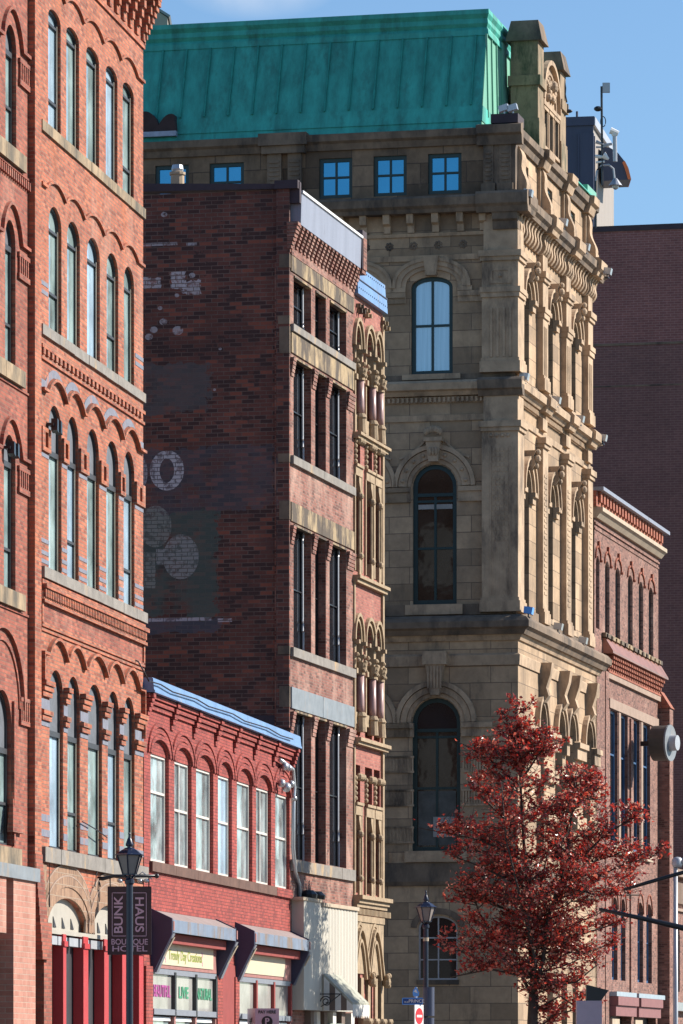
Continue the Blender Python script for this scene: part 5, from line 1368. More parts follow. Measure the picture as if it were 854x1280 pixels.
for o in opE[:6]:
    c = (o[0]+o[1])/2; hw = (o[1]-o[0])/2+.1
    mb.strip([(c-hw, 16.45)]+[(c-hw*math.cos(math.pi*j/10), 16.55+.30*math.sin(math.pi*j/10)) for j in range(11)]+[(c+hw, 16.45)], .06, -.05, .02)
    mb.ball((c+hw-.03, -.05, 16.45), .06); mb.box(c-.08, c+.08, -.08, .02, 16.85, 17.05)
mb.build('hood_mould', 'brickEd', E)
mb = MB(); mb.box(xe(752), LE+.05, -.15, .05, 14.0, 14.14)
for i in range(13): x = xe(753)+i*(LE-xe(753))/13; mb.box(x, x+.3, -.2, .02, 13.98, 14.1)
mb.build('sill_band', 'stoneBand', E)
mb = MB(); mb.prism([(-.10, 13.98), (-.36, 13.55), (-.36, 13.48), (0, 13.48), (0, 13.98)], xe(753), LE+.0, 'yz'); mb.build('copper_ledge', 'coppernew', E)
mb = MB(); a, b = xe(757), LE-.1; n = 30
for i in range(n):
    x = a+i*(b-a)/n
    for k in range(4): mb.box(x, x+(b-a)/n*.5, -.10-.06*k, .02, 12.95+.13*k, 13.06+.13*k)
mb.box(a, b, -.12, .02, 12.9, 12.96)
mb.build('corbel_table', 'brickEd', E)
mb = MB(); mb.box(xe(757), LE, -.1, .02, 12.72, 12.9); mb.build('string_course', 'palest', E)
mb = MB(); mb.box(xe(761), LE-.1, -.05, .02, 11.78, 12.1); mb.build('lintel_band', 'palest', E)
mb = MB(); mb.box(-.05, xe(752.5), -.1, .3, GZ, 13.2); mb.box(xe(753), xe(757), -.12, .02, GZ, 12.9); mb.box(xe(787), xe(790), -.06, .02, GZ, 11.7); mb.build('pier', 'brickE', E)
for a in (773, 800.8): 
    mb = MB(); mb.box(xe(a), xe(a+2.2), -.03, .02, 7.25, 11.75); mb.build('mullion', 'palest', E)
mb = MB(); mb.box(xe(762), xe(787), -.25, .02, 2.25, 2.4); mb.box(xe(790), LE, -.25, .02, 2.25, 2.4); mb.build('sill', 'ltblue', E)
for a, b in ((762, 788), (791, 818.5)):
    mb = MB(); mb.box(xe(a), xe(b), -.3, .02, 1.95, 2.24); mb.box(xe(a), xe(b), -.22, .02, 1.6, 1.94); mb.build('shop_fascia', 'pinkpaint', E)
    mb = MB(); mb.box(xe(a), xe(a+9), -.1, .3, GZ, 1.5); mb.build('shop_panel', 'creamst', E)
mb = MB()
for c0 in (768.5, 779, 800.5, 811.5):
    c = xe(c0); mb.strip([(c-.6*math.cos(math.pi*j/8), 5.15+.7*math.sin(math.pi*j/8)) for j in range(9)], .04, -.04, .02)
mb.build('arch_moulding', 'brickEd', E)
mb = MB(); mb.box(xe(800), xe(812.5), -.12, .02, 7.0, 7.25); mb.box(xe(763), xe(787), -.12, .02, 7.0, 7.25); mb.build('sill', 'creamst', E)
# end pier with a pointed cap
mb = MB(); a, b = LE+.02, LE+.8
mb.box(a, b, -.4, 1.0, GZ, 12.5); mb.build('end_pier', 'brickE', E)
mb = MB(); mb.prism([(-.1, 12.5), (.5, 12.5), (.2, 14.2)], LE-.1, LE+.15, 'yz'); mb.prism([(-.45, 12.5), (.3, 12.5), (-.07, 13.1)], a-.03, b+.03, 'yz'); mb.build('pier_cap', 'brickEd', E)
# round drum sign
Ys = fE.world(xe(822, -.6), -.6)
dr = empty('round_sign', pix(829, 929, 163.0), math.pi/2-fE.a-R(10)); tag(dr, 'grey drum shaped sign projecting from the far brick building at the right edge', 'sign')
mb = MB()
def disc(mb, y0, y1, r0, r1, n=28):
    vs = []; fs = []
    for y, r in ((y0, r0), (y1, r1)):
        for k in range(n): vs.append((r*math.cos(2*math.pi*k/n), y, r*math.sin(2*math.pi*k/n)))
    fs = [(k, (k+1) % n, (k+1) % n+n, k+n) for k in range(n)]+[tuple(range(n-1, -1, -1)), tuple(range(n, 2*n))]
    mb.add(vs, fs)
disc(mb, -.22, .32, .60, .60); dd = mb.build('drum', 'drum', dr, zo=0)
mb = MB(); disc(mb, -.28, -.22, .62, .62); mb.build('rim', 'metalband', dr, zo=0)
mb = MB(); disc(mb, -.52, -.27, .26, .28); mb.build('hub', 'steel', dr, zo=0)
mb = MB(); mb.box(-.08, .08, .3, .8, -.08, .08); mb.build('arm', 'black', dr, zo=0)

# ================================================================== F: huge maroon block building, G: rooftop plant room
fF = Frame(560, 196, 1806)
Fb = fF.empty('block_building'); tag(Fb, 'huge plain maroon masonry building filling the background at the right', 'building')
zF = fF.hp(740, 289, 0) if False else (HY-289)*196/F
c0 = (860-CX)/F*196
# facade faces the camera: side face of a frame whose corner is right of the frame
fF = Frame(P=((1010-CX)/F*192, 192), xv=1806)
Fb.location = (fF.P[0], fF.P[1], 0); Fb.rotation_euler = (0, 0, math.pi/2-fF.a)
zm = fF.hp(800, 430); zF = fF.hp(800, 288)
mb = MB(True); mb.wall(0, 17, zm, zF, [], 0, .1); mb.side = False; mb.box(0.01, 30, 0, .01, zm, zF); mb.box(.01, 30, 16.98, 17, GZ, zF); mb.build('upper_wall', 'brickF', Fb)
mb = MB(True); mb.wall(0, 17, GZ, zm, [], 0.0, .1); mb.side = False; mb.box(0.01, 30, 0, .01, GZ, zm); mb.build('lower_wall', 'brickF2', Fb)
mb = MB(); mb.box(-.05, .3, -.1, 17.05, zF, zF+.22); mb.build('coping', 'coping', Fb)
mb = MB(); mb.box(-.03, .01, 0, 17, zm-.04, zm+.05); mb.box(-.02, .01, 0, 17, zm-1.7, zm-1.65); mb.build('string_course', 'stoneDk', Fb)
mb = MB(); mb.box(.02, 29.9, .1, 16.9, zF-.4, zF-.1); mb.build('roof', 'roofgrey', Fb)
YG = 204.0; fG = Frame(741, YG, 1500)
Gb = fG.empty('rooftop_plant_room'); 
h0 = zF-.1; h1 = (HY-146)*YG/F
Gb.location = (fG.P[0], fG.P[1], EYE+h0); tag(Gb, 'rooftop plant room with dark navy cladding and a pale grey end, behind the chimneys', 'plant room')
LG = fG.x(768)
def gz(py): return (HY-py)*YG/F-h0
mb = MB(); mb.box(.02, LG, .02, 2.6, 0, gz(150)-.1); mb.build('end_cladding', 'palebox', Gb, zo=0)
mb = MB(True)
mb.box(-.03, fG.p(705), -.06, .0, 0, gz(147)); mb.box(-.08, fG.p(705), -.14, -.0, gz(157), gz(146)); mb.box(-.06, .62, -.16, 0, 0, gz(167)); mb.box(.55, .60, -.2, -.1, gz(245), gz(168)); mb.side = False
mb.box(.0, .05, -.1, .0, 0, gz(170))
mb.build('navy_cladding', 'navybox', Gb, zo=0)
mb = MB(); mb.mould(-.1, LG+.1, [(-.02, gz(157)), (.12, gz(157)), (.12, gz(146.5)), (-.02, gz(146.5))]); mb.build('roof_edge', 'steel', Gb, zo=0)
mb = MB(); mb.box(LG, LG+.4, .1, .9, 0, gz(196)); mb.build('corner_post', 'navybox', Gb, zo=0)
mb = MB(); q = fG.p(721); mb.tube([(.1, q, gz(147)), (.1, q, gz(138))], .05); mb.build('vent_pipe', 'navybox', Gb, zo=0)
# orange and black duct hood
YH = 207.0
def loc3(px, py, Y, o): a = pix(px, py, Y); return (a[0]-o[0], a[1]-o[1], a[2]-o[2])
o_ = pix(755, 232, YH); dh = empty('duct_hood', o_); tag(dh, 'curved dark duct hood with an orange outer edge on the rooftop', 'duct hood')
prof = [loc3(px, py, YH, o_) for px, py in ((752, 188), (762, 190), (771, 196), (779, 206), (784, 216), (787, 229), (752, 231))]
mb = MB(); mb.prism([(p[0], p[2]) for p in prof], -.9, .9, 'xz'); mb.build('shell', 'navybox', dh, zo=0)
e = [loc3(px, py, YH, o_) for px, py in ((779.5, 206), (784, 215), (787.5, 229), (783.5, 229), (780, 217), (776.5, 208))]
mb = MB(); mb.prism([(p[0], p[2]) for p in e], -.95, .95, 'xz'); mb.build('orange_edge', 'orange', dh, zo=0)
# mast with aerials and lamps
YM = 168.0; o_ = pix(753, 215, YM); am = empty('antenna_mast', o_); tag(am, 'thin dark roof mast carrying a flat panel aerial and small dishes', 'mast')
L3 = lambda px, py: loc3(px, py, YM, o_)
mb = MB(); mb.tube([L3(753.2, 232), L3(752.5, 165), L3(752, 108)], .045, 6); mb.tube([L3(745, 285), L3(745, 222), L3(747, 212), L3(753, 208)], .035, 6); mb.build('pole', 'black', am, zo=0)
mb = MB(); a = L3(757.5, 109); mb.box(a[0]-.12, a[0]+.14, -.05, .05, a[2]-.19, a[2]+.15); mb.build('panel_aerial', 'steel', am, zo=0)
mb = MB(); a = L3(747.5, 136); mb.ball(a, .12, 1.2, 1, .8); a = L3(754, 152); pts = [(a[0]+.09*math.cos(t), 0, a[2]+.18*math.sin(t)) for t in [k*.5 for k in range(14)]]; mb.tube(pts, .018, 5); mb.build('bullet_camera', 'black', am, zo=0)
def arm_cam(lab, name, pts, mat, head, hm, lbl_cat):
    o_ = pix(*head, YM); t = empty(name, o_); tag(t, lab, lbl_cat)
    return t, (lambda px, py: loc3(px, py, YM, o_))
t, L3 = arm_cam('upright cylinder camera on a double steel arm beside the mast', 'camera_post', None, None, (768, 200), None, 'camera')
mb = MB(); mb.tube([L3(769, 202), L3(768.5, 170)], .075, 8); mb.tube([L3(765, 180), L3(755, 181), L3(745, 177)], [.05, .04, .07], 6); mb.tube([L3(765, 180), L3(752, 184), L3(745, 184)], .035, 6); mb.build('post', 'steel', t, zo=0)
mb = MB(); mb.tube([L3(763, 163), L3(773, 167)], [.12, .09], 8); mb.ball(L3(768, 168), .1); mb.build('camera_head', 'signwhite', t, zo=0)
t, L3 = arm_cam('pale horizontal bracket lamp fixed to the mast', 'bracket_lamp', None, None, (752, 197), None, 'lamp')
mb = MB(); mb.tube([L3(744, 195), L3(756, 197)], [.06, .06], 8); mb.tube([L3(754, 194), L3(761, 199)], [.14, .04], 8); mb.tube([L3(745, 203), L3(756, 202)], .04, 6); mb.build('body', 'signwhite', t, zo=0)
t, L3 = arm_cam('grey dome camera hanging from a curved gooseneck', 'dome_camera', None, None, (769.5, 233), None, 'camera')
mb = MB(); mb.tube([L3(745, 226), L3(746, 214), L3(752, 207), L3(761, 206), L3(767, 211), L3(768.5, 224)], .04, 6); mb.build('gooseneck', 'steel', t, zo=0)
mb = MB(); a = L3(769.5, 230); mb.lathe(a[0], 0, [(.05, a[2]+.2), (.1, a[2]+.14), (.22, a[2]-.02), (.25, a[2]-.06), (.12, a[2]-.07), (.1, a[2]-.15), (.03, a[2]-.2)], 12); mb.build('dome', 'metal', t, zo=0)
t, L3 = arm_cam('small silver lamp on the green corner of the far gutter', 'gutter_lamp', None, None, (734, 243), None, 'lamp')
mb = MB(); mb.ball(L3(735, 240), .17, 1.2, 1, .7); mb.box(-.12, .12, -.1, .1, -.12, .06); mb.build('body', 'metal', t, zo=0, smooth=True)
o_ = pix(709, 138, 150); t = empty('chimney_camera', o_); tag(t, 'small black camera hanging beside the second chimney', 'camera')
mb = MB(); L3 = lambda px, py: loc3(px, py, 150, o_); mb.ball(L3(710.5, 139), .09, 1.5, 1, .7); mb.tube([L3(709.5, 130), L3(709.5, 138)], .03, 6); mb.tube([L3(705, 98), L3(707, 110), L3(706.5, 118), L3(708.5, 128)], .03, 6); mb.build('body', 'black', t, zo=0)
# grey hut on the roof at the upper left
mb = MB(); o_ = pix(180, 45, 165); q = empty('roof_hut', (o_[0], o_[1], o_[2]-1)); tag(q, 'pale grey clad roof hut peeping over the green roof at the upper left', 'roof hut')
a = loc3(209.5, 22, 165, (o_[0], o_[1], o_[2]-1)); b = loc3(183, 4, 165, (o_[0], o_[1], o_[2]-1))
mb.prism([(b[0]-1.5, -1), (a[0], -1), (a[0], a[2]), (b[0], b[2]), (b[0]-1.5, b[2]+.9)], 0, 3, 'xz'); mb.build('cladding', 'palebox', q, zo=0)
mb = MB(); mb.strip([(a[0]+.06, a[2]), (b[0], b[2]), (b[0]-1.5, b[2]+.9)], -.08, -.06, 3.06); mb.build('roof_edge', 'metalband', q, zo=0)
# H: ornate building at the right edge
fH = Frame(P=fE.world(xe(829), 0), xv=1806)
Hb = fH.empty('shop_building'); tag(Hb, 'ornate tan brick shop building cut off by the lower right edge', 'building')
mb = MB(); LH = 9; mb.wall(0, LH, GZ, 6.9, [(.7, 1.9, 2.6, 4.6, .4), (2.6, 3.8, 2.6, 4.6, .4), (4.6, 5.8, 2.6, 4.6, .4)], 0, .3); mb.box(0, LH, 13.9, 14, GZ, 6.9); mb.box(LH-.01, LH, .01, 14, GZ, 6.9); mb.box(0.0, .01, .31, 14, GZ, 6.9); mb.build('wall', 'brickE', Hb)
mb = MB(); mb.box(.02, LH-.02, .31, 13.9, GZ, 6.7); mb.build('inner_wall', 'frameD', Hb)
for a in (.7, 2.6, 4.6): window(Hb, (a, a+1.2, 2.6, 4.6, .4), .2, 'frameD', 'glassDark')
mb = MB(); mb.mould(0, LH+.1, [(0, 6.7), (.3, 6.7), (.35, 6.95), (0, 7.0)]); mb.box(0, LH, -.1, .02, 5.5, 5.6)
for i in range(30): mb.box(.1+i*.3, .25+i*.3, -.2, .02, 5.75, 6.5)
mb.build('cornice', 'palest', Hb)
mb = MB(); mb.box(0, LH, -.3, .02, 1.9, 2.2); mb.build('shop_fascia', 'metal', Hb)
# ================================================================== red tree
def make_tree():
    YT = 117.2; s = F/YT; ox, oy = (660-CX)/s, YT
    T = empty('autumn_tree', (ox, oy, 0)); tag(T, 'tree with dark red autumn leaves in front of the stone building', 'tree')
    rnd = random.Random(11)
    lf, rt = [], []          # crown outline in photo pixels: y -> (left, right)
    env = [(868, 640, 652), (895, 628, 668), (925, 600, 690), (950, 588, 722), (985, 596, 748), (1010, 588, 790), (1035, 565, 812), (1060, 566, 818), (1090, 562, 815), (1115, 566, 806), (1140, 590, 782), (1165, 568, 772), (1190, 556, 766), (1212, 566, 745), (1228, 610, 720), (1240, 668, 735), (1262, 678, 748), (1300, 690, 720)]
    def width(py):
        for (y0, a0, b0), (y1, a1, b1) in zip(env, env[1:]):
            if y0 <= py <= y1:
                t = (py-y0)/(y1-y0); return a0+(a1-a0)*t, b0+(b1-b0)*t
        return None
    def inside(p):
        py = HY-(p.z-EYE)*s; px = CX+(p.x+ox)*s
        w_ = width(py)
        if not w_: return False
        hw = (w_[1]-w_[0])/2/s*1.06; cx = ((w_[0]+w_[1])/2-CX)/s-ox
        d = ((p.x-cx)/(hw+.3))**2+(p.y/(hw*.8+.2))**2
        return d < 1.0
    mb = MB(); tw = MB()
    tips = []
    def Pz(px, py, y=0): return Vector(((px-CX)/s-ox, y, EYE+(HY-py)/s))
    def wob(a, b, n, j):
        pts = [a]
        for i in range(1, n): 
            t = i/n; q = a.lerp(b, t)+Vector((rnd.uniform(-j, j), rnd.uniform(-j, j), rnd.uniform(-j, j)*.5)); pts.append(q)
        return pts+[b]
    base = Vector((0, 0, -.1)); fork = Pz(667, 1243)
    tr = [base, Pz(663, 1390), Pz(665, 1300), fork]; mb.tube([tuple(p) for p in tr], [.20, .16, .14, .125], 10)
    leaders = [([fork, Pz(664, 1190, .1), Pz(662, 1130, .15), Pz(655, 1050, .2), Pz(650, 960, .15), Pz(646, 880, 0)], .075),
               ([fork, Pz(678, 1200, -.2), Pz(684, 1150, -.3), Pz(706, 1080, -.4), Pz(716, 1010, -.3), Pz(720, 965, -.2)], .065),
               ([fork+Vector((0, 0, -.1)), Pz(650, 1215, .3), Pz(625, 1180, .5), Pz(600, 1140, .6), Pz(585, 1095, .6)], .05),
               ([fork, Pz(672, 1190, .5), Pz(675, 1120, .9), Pz(690, 1050, 1.2), Pz(680, 990, 1.2)], .05),
               ([fork, Pz(668, 1200, -.5), Pz(650, 1130, -1.0), Pz(630, 1050, -1.2), Pz(625, 980, -1.1)], .05)]
    allb = []
    for pts, r in leaders:
        rs = [r*(1-.8*i/(len(pts)-1)) for i in range(len(pts))]
        mb.tube([tuple(p) for p in pts], rs, 7)
        for i in range(len(pts)-1):
            for k in range(7 if i else 2): allb.append((pts[i].lerp(pts[i+1], rnd.random()), rs[i]*.5, i))
    # side limbs named from the photograph
    for pts in ([Pz(655, 1075), Pz(600, 1050), Pz(560, 1042), Pz(524, 1035)], [Pz(652, 985), Pz(620, 955), Pz(590, 936), Pz(574, 928)], [Pz(668, 1170), Pz(620, 1180), Pz(580, 1190), Pz(551, 1186)],
                [Pz(690, 1130), Pz(740, 1100), Pz(780, 1080), Pz(815, 1072)], [Pz(700, 1100), Pz(750, 1050), Pz(785, 1025), Pz(802, 1012)], [Pz(670, 1262), Pz(700, 1245), Pz(725, 1262), Pz(742, 1272)], [Pz(672, 1285), Pz(695, 1268), Pz(720, 1262)], [Pz(648, 940), Pz(668, 915), Pz(684, 905)], [Pz(700, 1060), Pz(725, 990), Pz(742, 960)], [Pz(668, 1200), Pz(720, 1170), Pz(768, 1155)],
                [Pz(660, 1150, .3), Pz(612, 1125, .5), Pz(560, 1108, .5)], [Pz(662, 1222, -.2), Pz(612, 1212, -.4), Pz(562, 1222, -.3)], [Pz(655, 1110, -.4), Pz(600, 1085, -.7), Pz(562, 1070, -.6)], [Pz(680, 1185, .3), Pz(730, 1192, .5), Pz(772, 1176, .5)],
                [Pz(650, 960), Pz(648, 925), Pz(645, 895), Pz(643, 874)], [Pz(648, 930), Pz(636, 912), Pz(630, 902)], [Pz(652, 975), Pz(672, 945), Pz(690, 925)],
                [Pz(690, 1070, .5), Pz(745, 1075, .8), Pz(806, 1055, .6)], [Pz(650, 1040, .5), Pz(610, 1000, .8), Pz(586, 975, .6)], [Pz(690, 1100, -.6), Pz(740, 1120, -.9), Pz(800, 1120, -.6)], [Pz(716, 1010), Pz(745, 985), Pz(752, 968)], [Pz(668, 1235), Pz(720, 1228), Pz(748, 1205)]):
        mb.tube([tuple(p) for p in pts], [.035, .025, .018, .01][:len(pts)], 6)
        for i in range(len(pts)-1):
            n_ = int((pts[i+1]-pts[i]).length/.075)
            for k in range(n_):
                if k % 4 == 0: allb.append((pts[i].lerp(pts[i+1], k/n_), .016, -1))
                q = pts[i].lerp(pts[i+1], (k+rnd.random())/n_); d = Vector((rnd.uniform(-1, 1), rnd.uniform(-1, 1), rnd.uniform(-.5, 1))); e = q+d*rnd.uniform(.08, .28); tips.append(e)
    for (p, r, lvl) in allb:
        ang = rnd.uniform(0, 2*math.pi); L = rnd.uniform(1.0, 2.7) if lvl >= 0 else rnd.uniform(.35, .95); up = rnd.uniform(-.05, .6)
        d = Vector((math.cos(ang), math.sin(ang), up)).normalized()
        pts = [p]; rr = max(r*.7, .014)
        for i in range(6):
            d = (d+Vector((rnd.uniform(-.25, .25), rnd.uniform(-.25, .25), rnd.uniform(-.12, .18)))).normalized()
            q = pts[-1]+d*L/6
            if not inside(q): break
            pts.append(q)
        if len(pts) < 2: continue
        n = len(pts); mb.tube([tuple(q) for q in pts], [rr*(1-.75*i/(n-1)) for i in range(n)], 5)
        for i in range(1, n):
            for k in range(4):
                a2 = rnd.uniform(0, 2*math.pi); d2 = (Vector((math.cos(a2), math.sin(a2), rnd.uniform(-.3, .8))).normalized()+d*.6).normalized()
                q0 = pts[i-1].lerp(pts[i], rnd.random()); L2 = rnd.uniform(.25, .6); q1 = q0+d2*L2
                if not inside(q1): q1 = q0+d2*L2*.35
                tw.tube([tuple(q0), tuple((q0+q1)/2+Vector((0, 0, .02))), tuple(q1)], [.008, .006, .003], 3)
                for j in range(4): tips.append(q0.lerp(q1, .25+.75*j/4)+Vector((rnd.uniform(-.05, .05), rnd.uniform(-.05, .05), rnd.uniform(-.05, .05))))
    trunk = mb.build('trunk', 'bark', T, smooth=True, zo=0); tw.build('twigs', 'bark', T, zo=0)
    # leaves
    m, nt, bs = newmat('red_leaf')
    gi = nt.nodes.new('ShaderNodeNewGeometry'); cr = nt.nodes.new('ShaderNodeValToRGB'); nt.links.new(gi.outputs['Random Per Island'], cr.inputs[0])
    el = cr.color_ramp.elements; el[0].color = (.24, .045, .040, 1); el[1].color = (.74, .46, .36, 1)
    for pos, c in ((.25, (.36, .05, .048)), (.48, (.48, .075, .065)), (.66, (.62, .09, .055)), (.82, (.62, .24, .18))):
        e_ = el.new(pos); e_.color = (*c, 1)
    nt.links.new(cr.outputs[0], bs.inputs['Base Color']); bs.inputs['Roughness'].default_value = .3
    tl = nt.nodes.new('ShaderNodeBsdfTranslucent'); nt.links.new(mixc(nt, 1.0, cr.outputs[0], (1.0, .5, .4), 'MULTIPLY'), tl.inputs[0])
    ad = nt.nodes.new('ShaderNodeMixShader'); ad.inputs[0].default_value = .42
    nt.links.new(bs.outputs[0], ad.inputs[1]); nt.links.new(tl.outputs[0], ad.inputs[2]); nt.links.new(ad.outputs[0], nt.nodes['Material Output'].inputs[0])
    V, Fc = [], []
    for c in tips:
        for k in range(rnd.choice((0, 1, 1, 2))):
            p = c+Vector((rnd.gauss(0, .045), rnd.gauss(0, .045), rnd.gauss(0, .04)))
            a = Vector((rnd.gauss(0, 1), rnd.gauss(0, 1), rnd.gauss(-.3, .6))).normalized(); nrm = Vector((rnd.gauss(0, 1), rnd.gauss(0, 1), rnd.gauss(.3, 1))).normalized()
            b = a.cross(nrm)
            if b.length < .1: continue
            b.normalize(); u = a.cross(b)
            L = rnd.uniform(.06, .135); W_ = L*rnd.uniform(.55, .8)*.5; n0 = len(V)
            fold = u*L*.12
            V += [tuple(p-a*L/2), tuple(p-a*L*.05+b*W_+fold), tuple(p+a*L/2), tuple(p-a*L*.05-b*W_+fold)]
            Fc += [(n0, n0+1, n0+2), (n0, n0+2, n0+3)]
    me = bpy.data.meshes.new('crown'); me.from_pydata(V, [], Fc); me.materials.append(m)
    o = bpy.data.objects.new('crown', me); COL.objects.link(o); o.parent = T
    print('leaves', len(V)//4)
make_tree()

# ================================================================== street lamps
def make_lamp(name, lab, px, Y, top_py, mirror=False):
    X = (px-CX)/F*Y; L = empty(name, (X, Y, .13)); tag(L, lab, 'street lamp', 'lantern street lamps on the pavement')
    H = EYE+(HY-top_py)*Y/F-.13                      # top of the finial
    s = 80.0
    def q(d): return H-d/s
    mb = MB(); mb.lathe(0, 0, [(.17, 0), (.17, .3), (.12, .36), (.11, .8), (.075, .9), (.056, 1.0), (.053, q(66)), (.075, q(64)), (.075, q(60)), (.05, q(58))], 14); mb.build('post', 'lampblue', L, zo=0, smooth=False)
    mb = MB(); mb.lathe(0, 0, [(.012, q(0)), (.02, q(3)), (.012, q(5)), (.035, q(9)), (.06, q(15)), (.062, q(17)), (.03, q(19)), (.075, q(20)), (.10, q(22)), (.10, q(22.6))][::-1], 10); mb.build('finial', 'lampblue', L, zo=0, smooth=True)
    mb = MB(); mb.lathe(0, 0, [(.235, q(29.5)), (.245, q(28.6)), (.20, q(27)), (.14, q(23)), (.09, q(21))], 6, .25); mb.build('lantern_roof', 'lampblue', L, zo=0)
    mb = MB(); mb.lathe(0, 0, [(.105, q(53)), (.195, q(29.5))], 6, .25); mb.build('lantern_glass', 'lampglass', L, zo=0)
    mb = MB()
    for k in range(6):
        a = 2*math.pi*(k+.25)/6; mb.tube([(.112*math.cos(a), .112*math.sin(a), q(53)), (.205*math.cos(a), .205*math.sin(a), q(29.5))], .012, 5)
        mb.tube([(.105*math.cos(a), .105*math.sin(a), q(53)), (.05*math.cos(a), .05*math.sin(a), q(57)), (.035*math.cos(a), .035*math.sin(a), q(61))], .014, 5)
    mb.lathe(0, 0, [(.12, q(54)), (.12, q(52.6))], 6, .25); mb.build('lantern_frame', 'lampblue', L, zo=0)
    mb = MB(); mb.lathe(0, 0, [(.05, q(53)), (.045, q(46)), (.03, q(44))], 8); mb.build('burner', 'black', L, zo=0)
    return L, H
L1, H1 = make_lamp('street_lamp', 'nearest black lantern street lamp in front of the maroon hotel sign', 162, 75.0, 1040)
L2, H2 = make_lamp('street_lamp', 'farther black lantern street lamp with a grey sleeve round its post by the red tree', 532.5, 103.0, 1113)
L1.rotation_euler.z = R(8); L2.rotation_euler.z = R(-14)
Y2 = 103.0; x2 = (532.5-CX)/F*Y2; o2 = (x2, Y2, .13)
mb = MB(); a = loc3(536, 1234, Y2, o2); b = loc3(536, 1270, Y2, o2); mb.lathe(a[0], 0, [(.125, b[2]), (.125, a[2])], 16); mb.lathe(a[0], 0, [(.12, .9), (.12, b[2]-.04)], 16); mb.build('sleeve', 'navybox', L2, zo=0, smooth=False)
mb = MB(); a = loc3(532.5, 1172, Y2, o2); b = loc3(532.5, 1176.5, Y2, o2); mb.lathe(0, 0, [(.062, b[2]), (.062, a[2])], 12); mb.build('band', 'creamst', L2, zo=0)
# street name signs and no entry sign beside the second lamp
YN = 102.4
o_ = (*pix(515, 1330, YN)[:2], .13); sn = empty('street_name_sign', o_); tag(sn, 'dark blue street name sign beside the farther street lamp', 'sign')
L3 = lambda px, py: loc3(px, py, YN, o_)
a, b = L3(503, 1255.5), L3(528.5, 1247.5); mb = MB(); mb.box(a[0], b[0], -.02, .02, a[2], b[2]); mb.build('panel', 'signblue', sn, zo=0)
mb = MB()
for (p, q, r_, t_) in ((a[0], b[0], b[2]-.012, b[2]+.004), (a[0], b[0], a[2]-.004, a[2]+.01), (a[0]-.004, a[0]+.012, a[2], b[2]), (b[0]-.012, b[0]+.004, a[2], b[2])): mb.box(p, q, -.026, .026, r_, t_)
mb.build('border', 'signltblue', sn, zo=0)
text('PRINCE', .10, sn, 'signwhite', T_front(a[0]+.30, -.026, (a[2]+b[2])/2), ext=.003)
text('RUE', .05, sn, 'signwhite', T_front(a[0]+.09, -.026, (a[2]+b[2])/2-.02), ext=.003)
mb = MB(); c = L3(520, 1330); mb.lathe(c[0]+.0, .05, [(.03, 0), (.03, L3(520, 1234)[2])], 8); mb.build('post', 'steel', sn, zo=0)
o_ = pix(520, 1239.5, YN); t = empty('crest_sign', (o_[0], o_[1]-.05, o_[2])); tag(t, 'small light blue crest shaped sign on top of the street name sign', 'sign')
mb = MB(); mb.prism([(-.06, -.10), (.06, -.10), (.07, -.02), (.05, .02), (.03, .06), (.0, .11), (-.03, .06), (-.06, .03), (-.07, -.02)], -.015, .015, 'xz'); mb.build('panel', 'signltblue', t, zo=0)
mb = MB(); mb.prism([(-.05, .0), (.0, .05), (.04, -.04), (0, -.02)], -.02, -.015, 'xz'); mb.build('mark', 'signwhite', t, zo=0)
o_ = pix(523.5, 1269, YN); t = empty('no_entry_sign', (o_[0], o_[1]-.06, o_[2])); tag(t, 'white panel with a red no entry roundel, turned partly away, below the street name sign', 'sign')
t.rotation_euler = (0, 0, R(62))
mb = MB(); mb.box(-.20, .20, -.01, .01, -.40, .22); mb.build('panel', 'signwhite', t, zo=0)
mb = MB(); mb.prism([(.175*math.cos(2*math.pi*k/24), -.02+.175*math.sin(2*math.pi*k/24)) for k in range(24)], -.016, -.010, 'xz'); mb.build('red_disc', 'signred', t, zo=0)
mb = MB(); mb.box(-.12, .12, -.02, -.015, -.045, .005); mb.build('white_bar', 'signwhite', t, zo=0)
# parking pay sign
YP = 108.0; o_ = (*pix(328, 1330, YP)[:2], .13); t = empty('parking_sign', o_); tag(t, 'pale lilac two sided pay here parking sign in front of the red shopfront', 'sign')
L3 = lambda px, py: loc3(px, py, YP, o_)
a, b = L3(319, 1300), L3(349, 1260.5); mb = MB(); mb.box(a[0], b[0], -.05, .0, a[2], b[2]); mb.build('panel', 'signlilac', t, zo=0)
c = L3(309, 1300); mb = MB(); mb.add([(a[0], -.05, a[2]), (a[0], -.05, b[2]), (c[0], .35, b[2]), (c[0], .35, a[2]), (b[0], 0, a[2]), (b[0], 0, b[2])], [(0, 1, 2, 3), (3, 2, 5, 4)]); mb.build('side_panel', 'signlilac', t, zo=0)
cx_ = (a[0]+b[0])/2; text('PAY HERE', .095, t, 'ink', T_front(cx_, -.055, b[2]-.085), ext=.003, bold=.003, sx=.95)
d = L3(334, 1277); mb = MB(); mb.prism([(cx_+.125*math.cos(2*math.pi*k/28), d[2]+.125*math.sin(2*math.pi*k/28)) for k in range(28)], -.056, -.05, 'xz'); mb.build('disc', 'ink', t, zo=0)
text('P', .2, t, 'signlilac', T_front(cx_, -.059, d[2]), ext=.003, bold=.006)
v = Vector((c[0]-a[0], .4, 0)).normalized()
mt = Matrix.Translation(((a[0]+c[0])/2-.012, .15, d[2]-.1)) @ Matrix.Rotation(math.atan2(-v.y, -v.x), 4, 'Z') @ Matrix.Rotation(R(90), 4, 'X') @ Matrix.Rotation(R(90), 4, 'Z')
text('Park', .2, t, 'ink', mt, ext=.003, bold=.004)
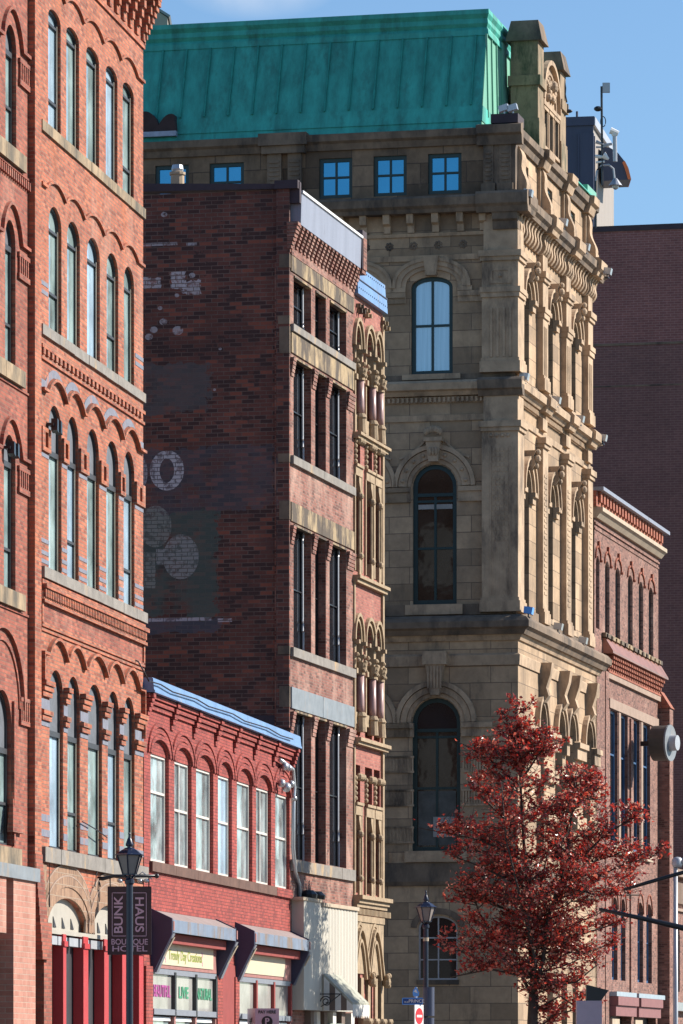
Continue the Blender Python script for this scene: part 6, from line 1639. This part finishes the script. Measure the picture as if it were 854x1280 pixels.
mb = MB(); mb.lathe(cx_, .05, [(.04, 0), (.04, a[2]+.1)], 8); mb.build('post', 'steel', t, zo=0)
# traffic signal mast: tall grey pole, black arms reaching in from the right
YM2 = 101.0
o_ = (*pix(960, 1330, YM2)[:2], .13); t = empty('signal_mast', o_); tag(t, 'black traffic signal mast with two arms reaching in from the right', 'signal mast')
L3 = lambda px, py, dy=0: tuple(v+d for v, d in zip(loc3(px, py, YM2, o_), (0, dy, 0)))
mb = MB(); mb.tube([(0, 0, 0), (0, 0, 2.5), (L3(960, 1030))], [.17, .15, .12], 12); mb.build('pole', 'black', t, zo=0)
mb = MB(); mb.tube([L3(960, 1186.5), L3(854, 1160), L3(803, 1148), L3(749, 1136.5)], [.085, .065, .052, .035], 10); mb.build('arm', 'black', t, zo=0, smooth=True)
mb = MB(); mb.tube([L3(960, 1062), L3(854, 1090.5), L3(812, 1102.5), L3(780, 1112)], [.05, .042, .04, .03], 8); mb.build('tie_arm', 'black', t, zo=0, smooth=True)
YL = 112.0; o_ = (*pix(844.5, 1330, YL)[:2], .13); t = empty('steel_pole', o_); tag(t, 'pale galvanised steel pole with a rounded cap at the right edge', 'pole')
L3 = lambda px, py: loc3(px, py, YL, o_)
mb = MB(); mb.lathe(0, 0, [(.08, 0), (.06, 2), (.05, L3(844, 1082)[2])], 12); mb.build('shaft', 'steel', t, zo=0, smooth=True)
mb = MB(); h = L3(844, 1077)[2]; mb.lathe(.04, 0, [(.10, h-.13), (.12, h-.08), (.12, h+.05), (.08, h+.1), (.02, h+.11)], 12); mb.tube([(.1, 0, h), (.35, 0, h+.03), (1.4, 0, h+.25)], [.09, .05, .04], 8); mb.build('cap', 'steel', t, zo=0, smooth=True)
YK = 106.0; o_ = (*pix(737, 1330, YK)[:2], .13); t = empty('utility_box', o_); tag(t, 'grey metal street box under a dark sloping hood, half hidden by the red leaves', 'street box')
L3 = lambda px, py: loc3(px, py, YK, o_)
a = L3(720.5, 1251); b = L3(752, 1251)
mb = MB(); mb.box(a[0], b[0], -.2, .2, 0, a[2]); mb.build('cabinet', 'signlilac', t, zo=0)
mb = MB(); e = [L3(732.5, 1250.8), L3(733, 1231), L3(760.5, 1238), L3(751, 1250.8)]; mb.prism([(p[0], p[2]) for p in e], -.2, .25, 'xz'); mb.build('hood', 'black', t, zo=0)
